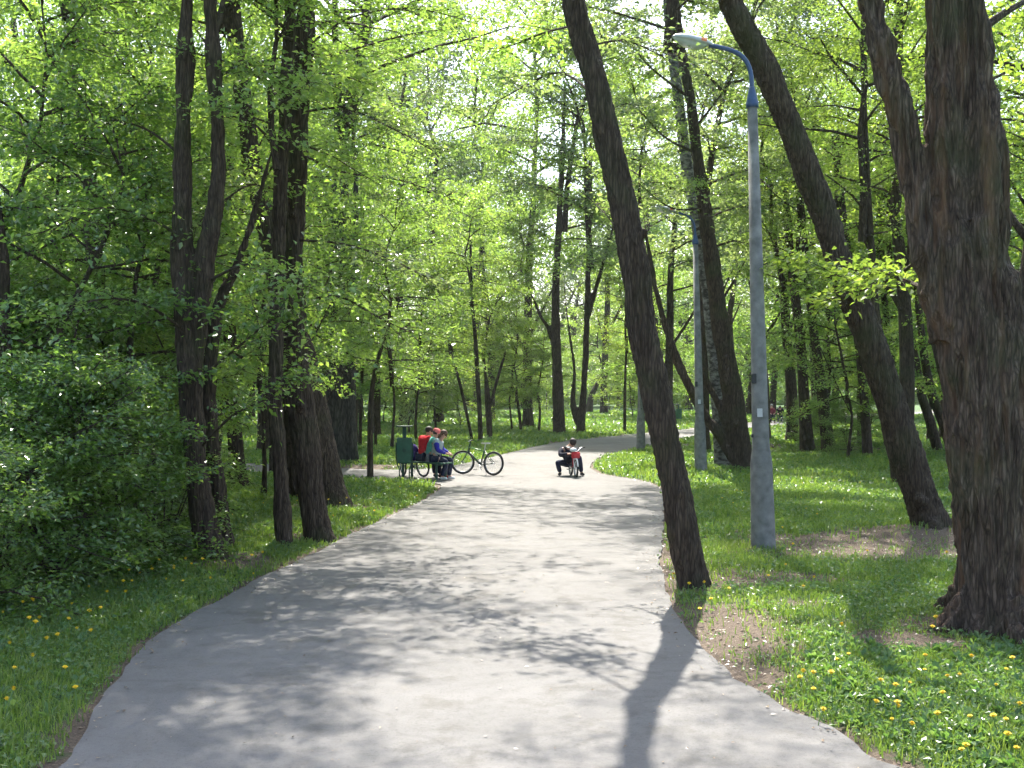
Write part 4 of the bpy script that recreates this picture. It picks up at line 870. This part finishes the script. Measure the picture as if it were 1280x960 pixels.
# ================================================================== PEOPLE
SKIN=plain('skin',(.50,.28,.20),.55,var=.05); HAIRB=plain('hair_brown',(.10,.05,.028),.7); HAIRD=plain('hair_dark',(.025,.018,.014),.7); HAIRG=plain('hair_grey',(.25,.24,.23),.8)
def cloth(n,c): return plain(n,c,.85,var=.18,scale=14,spec=.2)
REDJ=cloth('red_jacket',(.60,.02,.03)); GREYJ=cloth('grey_vest',(.38,.44,.44)); BLUES=cloth('blue_sleeve',(.035,.035,.32)); JEAN=cloth('dark_trousers',(.022,.026,.05)); GRT=cloth('grey_trousers',(.25,.25,.28)); TEAL=cloth('teal_panel',(.12,.38,.33))
PINK=cloth('pink_cap',(.75,.18,.17)); NAVY=cloth('navy_vest',(.014,.015,.028)); REDS=cloth('red_shoes',(.42,.02,.03)); WSH=cloth('white_shoes',(.7,.7,.7)); BSH=cloth('black_shoes',(.02,.02,.02)); MAROON=cloth('maroon_sleeve',(.17,.03,.045)); PURP=cloth('purple_cloth',(.06,.03,.16)); BLACKC=cloth('black_cloth',(.02,.02,.022))
def skin_mesh(name,nodes,edges,mat_,parent,root,sub=2):
    keys=list(nodes); me=bpy.data.meshes.new(name); me.from_pydata([nodes[k][0] for k in keys],[(keys.index(a),keys.index(b)) for a,b in edges],[])
    o=bpy.data.objects.new(name,me); C.objects.link(o); m=o.modifiers.new('s','SKIN'); m.use_smooth_shade=True
    for i,k in enumerate(keys):
        r=nodes[k][1]; sv=me.skin_vertices[0].data[i]; sv.radius=r if hasattr(r,'__len__') else (r,r); sv.use_root=(k==root)
    s=o.modifiers.new('u','SUBSURF'); s.levels=s.render_levels=sub
    dg=bpy.context.evaluated_depsgraph_get(); dg.update(); m2=bpy.data.meshes.new_from_object(o.evaluated_get(dg)); bpy.data.objects.remove(o)
    m2.materials.clear(); m2.materials.append(mat_)
    for p in m2.polygons: p.use_smooth=True
    m2.name=name; return link(name,m2,parent)
def person(loc,rz,label,J,top,bottom,shoes,hair,sleeves=None,cap=None,scale=1.0,look=(0,0),group=None,collar=None,long_hair=False):
    """local axes: +Y forward, +X the person's right; J = joints"""
    t=empty('person',loc,rz,label,'person',group); t.scale=(scale,)*3
    V=lambda k: Vector(J[k])
    hd=V('head'); neck=V('neck')
    HR=Matrix.Rotation(look[0],3,'Z')@Matrix.Rotation(look[1],3,'X')
    nd={'pelvis':(V('pelvis'),(.13,.11)),'spine':(V('spine'),(.115,.095)),'chest':(V('chest'),(.145,.105)),'neck':(neck,.055),'headb':(hd+HR@Vector((0,.0,-.05)),(.068,.078)),'headt':(hd+HR@Vector((0,-.008,.045)),(.076,.09))}
    ed=[('pelvis','spine'),('spine','chest'),('chest','neck'),('neck','headb'),('headb','headt')]
    for s in 'RL':
        nd['sh'+s]=(V('sh'+s),.056); nd['el'+s]=(V('el'+s),.042); nd['wr'+s]=(V('wr'+s),.028)
        ed+=[('chest','sh'+s),('sh'+s,'el'+s),('el'+s,'wr'+s)]
        d=(V('wr'+s)-V('el'+s)).normalized(); sd_=d.cross(Vector((0,0,1))); sd_=(sd_ if sd_.length>.1 else Vector((1,0,0))).normalized(); up=sd_.cross(d)
        pm=V('wr'+s)+d*.06; nd['pm'+s]=(pm,(.032,.018)); ed.append(('wr'+s,'pm'+s))
        for k in range(4):
            o=sd_*(.026*(k-1.5)/1.5); L=(.034,.042,.044,.036)[k]
            a=pm+d*.028+o; b=a+d*L*.8-up*.012; c=b+d*L*.5-up*.025
            nd[f'f{k}a{s}']=(a,.010); nd[f'f{k}b{s}']=(b,.009); nd[f'f{k}c{s}']=(c,.007); ed+=[('pm'+s,f'f{k}a{s}'),(f'f{k}a{s}',f'f{k}b{s}'),(f'f{k}b{s}',f'f{k}c{s}')]
        sg=1 if s=='R' else -1; a=pm-d*.03+sd_*sg*.032; b=a+d*.035+sd_*sg*.012
        nd['ta'+s]=(a,.011); nd['tb'+s]=(b,.009); ed+=[('pm'+s,'ta'+s),('ta'+s,'tb'+s)]
        nd['hip'+s]=(V('hip'+s),.088); nd['kn'+s]=(V('kn'+s),.058); nd['an'+s]=(V('an'+s),.038); nd['to'+s]=(V('to'+s),(.038,.026))
        ed+=[('pelvis','hip'+s),('hip'+s,'kn'+s),('kn'+s,'an'+s),('an'+s,'to'+s)]
    body=skin_mesh('body',nd,ed,SKIN,t,'pelvis',2)
    # face pieces joined to the head
    m=MB(); m.ball(hd+HR@Vector((0,.092,-.03)),(.013,.020,.022),8); m.build('nose',SKIN,body,True)
    for s in (-1,1):
        m=MB(); m.ball(hd+HR@Vector((s*.082,-.005,-.02)),(.012,.022,.032),8); m.build('ear',SKIN,body,True)
        m=MB(); m.ball(hd+HR@Vector((s*.030,.082,.0)),.009,8); m.build('eye',HAIRD,body,True)
    m=MB(); m.ball(hd+HR@Vector((0,.083,-.062)),(.024,.006,.006),8); m.build('mouth',PINK,body,True)
    # hair
    m=MB(); M3=HR.to_4x4(); m.ball(hd+HR@Vector((0,-.022,.035)),(.092,.104,.092),14,M3)
    if long_hair: m.ball(hd+HR@Vector((0,-.075,-.06)),(.075,.045,.12),12,M3)
    m.build('hair',hair,t,True)
    if cap:
        m=MB(); m.ball(hd+HR@Vector((0,-.015,.052)),(.101,.114,.090),14,M3); m.ball(hd+HR@Vector((0,.10,.05)),(.06,.06,.012),10,M3); m.build('cap',cap,t,True)
    def grow(keys,edges,add,name,mt,par=t,over={}):
        n2={}
        for k in keys:
            p,r=nd[k]; r=r if hasattr(r,'__len__') else (r,r); a=over.get(k,add)
            if name in ('vest','jacket') and k in ('chest','spine'): r=(max(r)*.97,)*2
            n2[k]=(p,(r[0]+a,r[1]+a))
        return skin_mesh(name,n2,edges,mt,par,keys[0],2)
    # lower edge of the jacket just below the waist, cuffs at the wrists
    nd['collar']=(V('chest')*.35+neck*.65,(.070,.070))
    if sleeves:
        grow(['pelvis','spine','chest','collar','shR','elR','wrR','shL','elL','wrL'],[('chest','collar'),('pelvis','spine'),('spine','chest'),('chest','shR'),('shR','elR'),('elR','wrR'),('chest','shL'),('shL','elL'),('elL','wrL')],.026,'vest',top,over={'wrR':.008,'wrL':.008,'elR':.012,'elL':.012})
        for s in 'RL':
            nn={'a':(V('sh'+s)*.9+V('el'+s)*.1,(.088,.088)),'b':(V('el'+s),(.066,.066)),'c':(V('wr'+s),(.046,.046))}
            skin_mesh('sleeve',nn,[('a','b'),('b','c')],sleeves,t,'a')
    else:
        grow(['pelvis','spine','chest','collar','shR','elR','wrR','shL','elL','wrL'],[('chest','collar'),('pelvis','spine'),('spine','chest'),('chest','shR'),('shR','elR'),('elR','wrR'),('chest','shL'),('shL','elL'),('elL','wrL')],.030,'jacket',top)
    if collar:
        m=MB(); m.tube([neck+Vector((math.cos(a)*.085,math.sin(a)*.085,-.02)) for a in [2*math.pi*k/14 for k in range(14)]],.028,8,closed=True); m.build('collar',collar,t,True)
    grow(['pelvis','hipR','knR','anR','hipL','knL','anL'],[('pelvis','hipR'),('hipR','knR'),('knR','anR'),('pelvis','hipL'),('hipL','knL'),('knL','anL')],.014,'trousers',bottom,over={'pelvis':.008,'anR':.022,'anL':.022})
    for s in 'RL':
        a,b=V('an'+s),V('to'+s); d=(b-a); d.z=0; d=d.normalized() if d.length>.01 else Vector((0,1,0))
        nn={'h':(Vector((a.x,a.y,.045))-d*.035+Vector((0,0,b.z-.035)),(.044,.042)),'m':(Vector((a.x,a.y,b.z+.012))+d*.07,(.048,.040)),'t':(Vector((a.x,a.y,b.z))+d*.16,(.044,.030))}
        skin_mesh('shoe',nn,[('h','m'),('m','t')],shoes,t,'h')
    return t
SIT={'pelvis':(0,0,.56),'spine':(0,.03,.74),'chest':(0,.07,.95),'neck':(0,.11,1.10),'head':(0,.16,1.25),
 'shR':(.17,.08,1.02),'elR':(.25,.14,.78),'wrR':(.14,.34,.70),'shL':(-.17,.08,1.02),'elL':(-.25,.14,.78),'wrL':(-.14,.34,.70),
 'hipR':(.09,.02,.55),'knR':(.12,.42,.53),'anR':(.12,.46,.09),'toR':(.13,.58,.035),'hipL':(-.09,.02,.55),'knL':(-.12,.42,.53),'anL':(-.12,.46,.09),'toL':(-.13,.58,.035)}
def pose(base,**k): d=dict(base); d.update(k); return d
# the bench's long axis runs away to the left; people face the far side of it (rz: local +Y forward)
ax=Vector((math.cos(BA),math.sin(BA),0))
def on_bench(u,off=0.0): p=bc+ax*u; return Vector((p.x,p.y,bz))+Vector((-ax.y,ax.x,0))*off
fwd=math.atan2(-ax.x,ax.y)*0+BA   # local +Y -> perpendicular of the bench, away from the viewer
person(on_bench(-.06),BA-R(8),'child in a red jacket with dark hair seated on the bench, back to the viewer',pose(SIT,spine=(0,.05,.74),chest=(0,.12,.93),neck=(0,.17,1.06),head=(.0,.22,1.19)),REDJ,JEAN,BSH,HAIRD,scale=1.05,look=(R(-20),R(-15)))
person(on_bench(.17,.03),BA-R(30),'child in a pink cap and teal jacket leaning forward on the bench',pose(SIT,spine=(0,.05,.74),chest=(0,.11,.93),neck=(0,.16,1.06),head=(0,.20,1.17)),TEAL,GRT,REDS,HAIRD,cap=PINK,scale=1.02,look=(R(10),R(-25)),sleeves=REDJ)
person(on_bench(.44,-.02),BA-R(58),'brown-haired child in a grey vest with blue sleeves at the right end of the bench',pose(SIT,spine=(0,.05,.74),chest=(0,.12,.93),neck=(0,.18,1.06),head=(.0,.25,1.18),knR=(.10,.36,.50),anR=(.12,.22,.09),toR=(.13,.34,.035),anL=(-.12,.36,.09),toL=(-.13,.48,.035)),GREYJ,JEAN,WSH,HAIRB,sleeves=BLUES,scale=1.0,look=(R(20),R(-35)),long_hair=True)
# rucksack on the bench
m=MB(); q=on_bench(-.42); t=empty('rucksack',(q.x,q.y,bz+.46),BA,'dark blue and purple rucksack standing on the left end of the bench','bag')
m.ball((0,0,.22),(.17,.12,.23),14); m.build('bag_body',PURP,t,True); m=MB(); m.ball((0,-.10,.15),(.12,.06,.11),12); m.build('front_pocket',cloth('blue_cloth',(.03,.05,.2)),t,True)
m=MB(); m.tube([(-.06,.02,.42),(-.03,.02,.49),(.03,.02,.49),(.06,.02,.42)],.010,6); m.build('carry_loop',BLACKC,t,True)
# crouching adult behind the little red bike
CR={'pelvis':(-.02,-.16,.30),'spine':(.02,-.06,.44),'chest':(.04,.06,.63),'neck':(.0,.15,.77),'head':(-.07,.27,.85),
 'shR':(.21,.08,.70),'elR':(.26,.28,.54),'wrR':(.06,.42,.58),'shL':(-.15,.10,.69),'elL':(-.17,.32,.52),'wrL':(-.12,.44,.60),
 'hipR':(.11,-.12,.31),'knR':(.33,.20,.36),'anR':(.25,.04,.09),'toR':(.27,.16,.035),'hipL':(-.12,-.12,.31),'knL':(-.24,.22,.50),'anL':(-.30,.06,.09),'toL':(-.34,.18,.035)}
pc=W(711,594.5,31.0); pc=Vector((col_x(712,31.0),31.0,0))
person(pc,R(180),'adult in a dark navy vest crouching behind the small red child bicycle',CR,NAVY,JEAN,BSH,HAIRD,sleeves=NAVY,collar=cloth('pale_collar',(.5,.48,.46)),look=(R(12),R(-50)),scale=1.06)
def kids_bike(loc,rz,label):
    t=empty('child_bicycle',loc,rz,label,'bicycle'); 
    wheel(t,(0,.0,.245),.245,R(90),'front_wheel',WHT,.026,12); wheel(t,(0,.72,.245),.245,R(90),'rear_wheel',WHT,.026,12)
    m=MB(); m.tube([(0,.10,.52),(0,.38,.26),(0,.72,.245)],.016,8); m.tube([(0,.38,.26),(0,.46,.52)],.014,8); m.tube([(0,.09,.62),(0,.11,.50)],.020,8); m.tube([(0,.11,.56),(0,.45,.46)],.014,8); m.build('frame',REDP,t,True)
    m=MB()
    for s in (-.05,.05): m.tube([(s,.09,.50),(s,.0,.245)],.011,6)
    m.tube([(-.05,.09,.50),(.05,.09,.50)],.012,6); m.build('fork_blades',WHT,t,True)
    m=MB()
    V=[];
    for y,w in ((-.02,.045),(.03,.05)):
        pass
    m.tube([(.0,.245*math.cos(a)*-1.0*0-.262*math.cos(a),.245+.262*math.sin(a)) for a in [R(15+k*15) for k in range(8)]],.022,6); m.build('mudguard',WHT,t,True)
    m=MB(); m.tube([(0,.09,.60),(0,.10,.70)],.014,8); m.tube([(-.26,.20,.80),(-.16,.13,.80),(-.05,.10,.69),(.05,.10,.69),(.16,.13,.80),(.26,.20,.80)],.011,8); m.build('handlebar',ALU,t,True)
    for s in (-1,1): m=MB(); m.tube([(s*.22,.17,.80),(s*.29,.23,.80)],.018,8); m.build('grip',RUB,t,True)
    m=MB(); m.box((0,.03,.60),(.24,.06,.17),bev=.03); m.box((0,-.01,.60),(.16,.03,.10),bev=.012); m.build('front_pad',REDP,t)
    m=MB(); m.ball((0,.50,.56),(.07,.13,.035),10); m.build('saddle',BLACKC,t,True)
    m=MB(); m.ball((-.06,.06,.74),(.10,.085,.055),12); m.build('hanging_helmet',plain('pale_blue_helmet',(.55,.62,.66),.35),t,True)
    m=MB(); m.tube([(-.12,.38,.20),(.12,.38,.32)],.010,6); m.box((-.15,.38,.20),(.06,.07,.02)); m.box((.15,.38,.32),(.06,.07,.02)); m.build('pedals',RUB,t)
    return t
kb=Vector((col_x(720,30.25),30.25,0)); kids_bike(kb,R(8),'small red child bicycle seen from the front, held by the crouching adult')
# far bench with two people
fb=Vector((col_x(982,84),84,0)); fb.z=float(gz(fb.x,fb.y)); bench(tuple(fb),R(3),3.4,'far green bench with two seated people beyond the lawn, right of the near lamp post',mat_=plain('far_bench_green',(.05,.25,.18),.5))
f1=Vector((col_x(964,84),84,fb.z)); person(f1,R(180),'far seated person in dark red clothes with grey hair, left one on the distant bench',SIT,MAROON,BLACKC,BSH,HAIRG,scale=1.05)
f2=Vector((col_x(975,84),84,fb.z)); person(f2,R(165),'far seated person in dark clothes leaning forward, right one on the distant bench',pose(SIT,chest=(0,.16,.9),neck=(0,.25,1.02),head=(0,.32,1.12)),BLACKC,JEAN,WSH,HAIRD,scale=1.05)

# ================================================================== AIR
hm=bpy.data.materials.new('haze_air'); hm.use_nodes=True; ht=hm.node_tree; ht.nodes.clear()
hv=ht.nodes.new('ShaderNodeVolumePrincipled'); hv.inputs['Density'].default_value=.0002; hv.inputs['Color'].default_value=(.92,.96,1,1); hv.inputs['Anisotropy'].default_value=.35
ho=ht.nodes.new('ShaderNodeOutputMaterial'); ht.links.new(hv.outputs[0],ho.inputs['Volume'])
hb=MB(); hb.box((0,1300,22.5),(3200,2800,49)); tag(hb.build('haze',hm),'thin bright spring haze between the trees','haze',kind='stuff')

# ================================================================== LIGHT, SKY, CAMERA
AZ,EL=R(-2.5),R(54)      # sun ahead of the viewer
sv=Vector((math.sin(AZ)*math.cos(EL),math.cos(AZ)*math.cos(EL),math.sin(EL)))
sl=bpy.data.lights.new('sun','SUN'); sl.energy=4.5; sl.angle=R(.55); sl.color=(1,.955,.88); so=bpy.data.objects.new('sun',sl); C.objects.link(so); so.rotation_euler=sv.to_track_quat('Z','Y').to_euler(); so.location=(0,30,60)
w=bpy.data.worlds.new('World'); bpy.context.scene.world=w; w.use_nodes=True; nt=w.node_tree; nt.nodes.clear()
sk=nt.nodes.new('ShaderNodeTexSky'); sk.sky_type='NISHITA'; sk.sun_disc=False; sk.sun_elevation=EL; sk.sun_rotation=AZ%(2*math.pi); sk.air_density=1.0; sk.dust_density=3.0; sk.ozone_density=1.0; sk.altitude=200
bg=nt.nodes.new('ShaderNodeBackground'); bg.inputs[1].default_value=.15; ow=nt.nodes.new('ShaderNodeOutputWorld'); nt.links.new(sk.outputs[0],bg.inputs[0]); nt.links.new(bg.outputs[0],ow.inputs[0])
cd=bpy.data.cameras.new('camera'); cd.sensor_width=36; cd.lens=36*FO/1280; cd.clip_start=.1; cd.clip_end=6000
co=bpy.data.objects.new('camera',cd); C.objects.link(co); co.location=(0,0,CH); co.rotation_euler=(R(90)+math.atan((HY-480)/FO),0,0)
sc=bpy.context.scene; sc.camera=co; sc.view_settings.view_transform='Standard'; sc.view_settings.look='None'; sc.view_settings.exposure=1.8; sc.view_settings.gamma=1
sc.render.engine='CYCLES'; cy=sc.cycles; cy.max_bounces=6; cy.diffuse_bounces=3; cy.glossy_bounces=2; cy.transmission_bounces=3; cy.transparent_max_bounces=4
cy.use_denoising=True; cy.denoiser='OPENIMAGEDENOISE'; cy.use_adaptive_sampling=True; cy.adaptive_threshold=.03; cy.caustics_reflective=False; cy.caustics_refractive=False; cy.sample_clamp_indirect=6
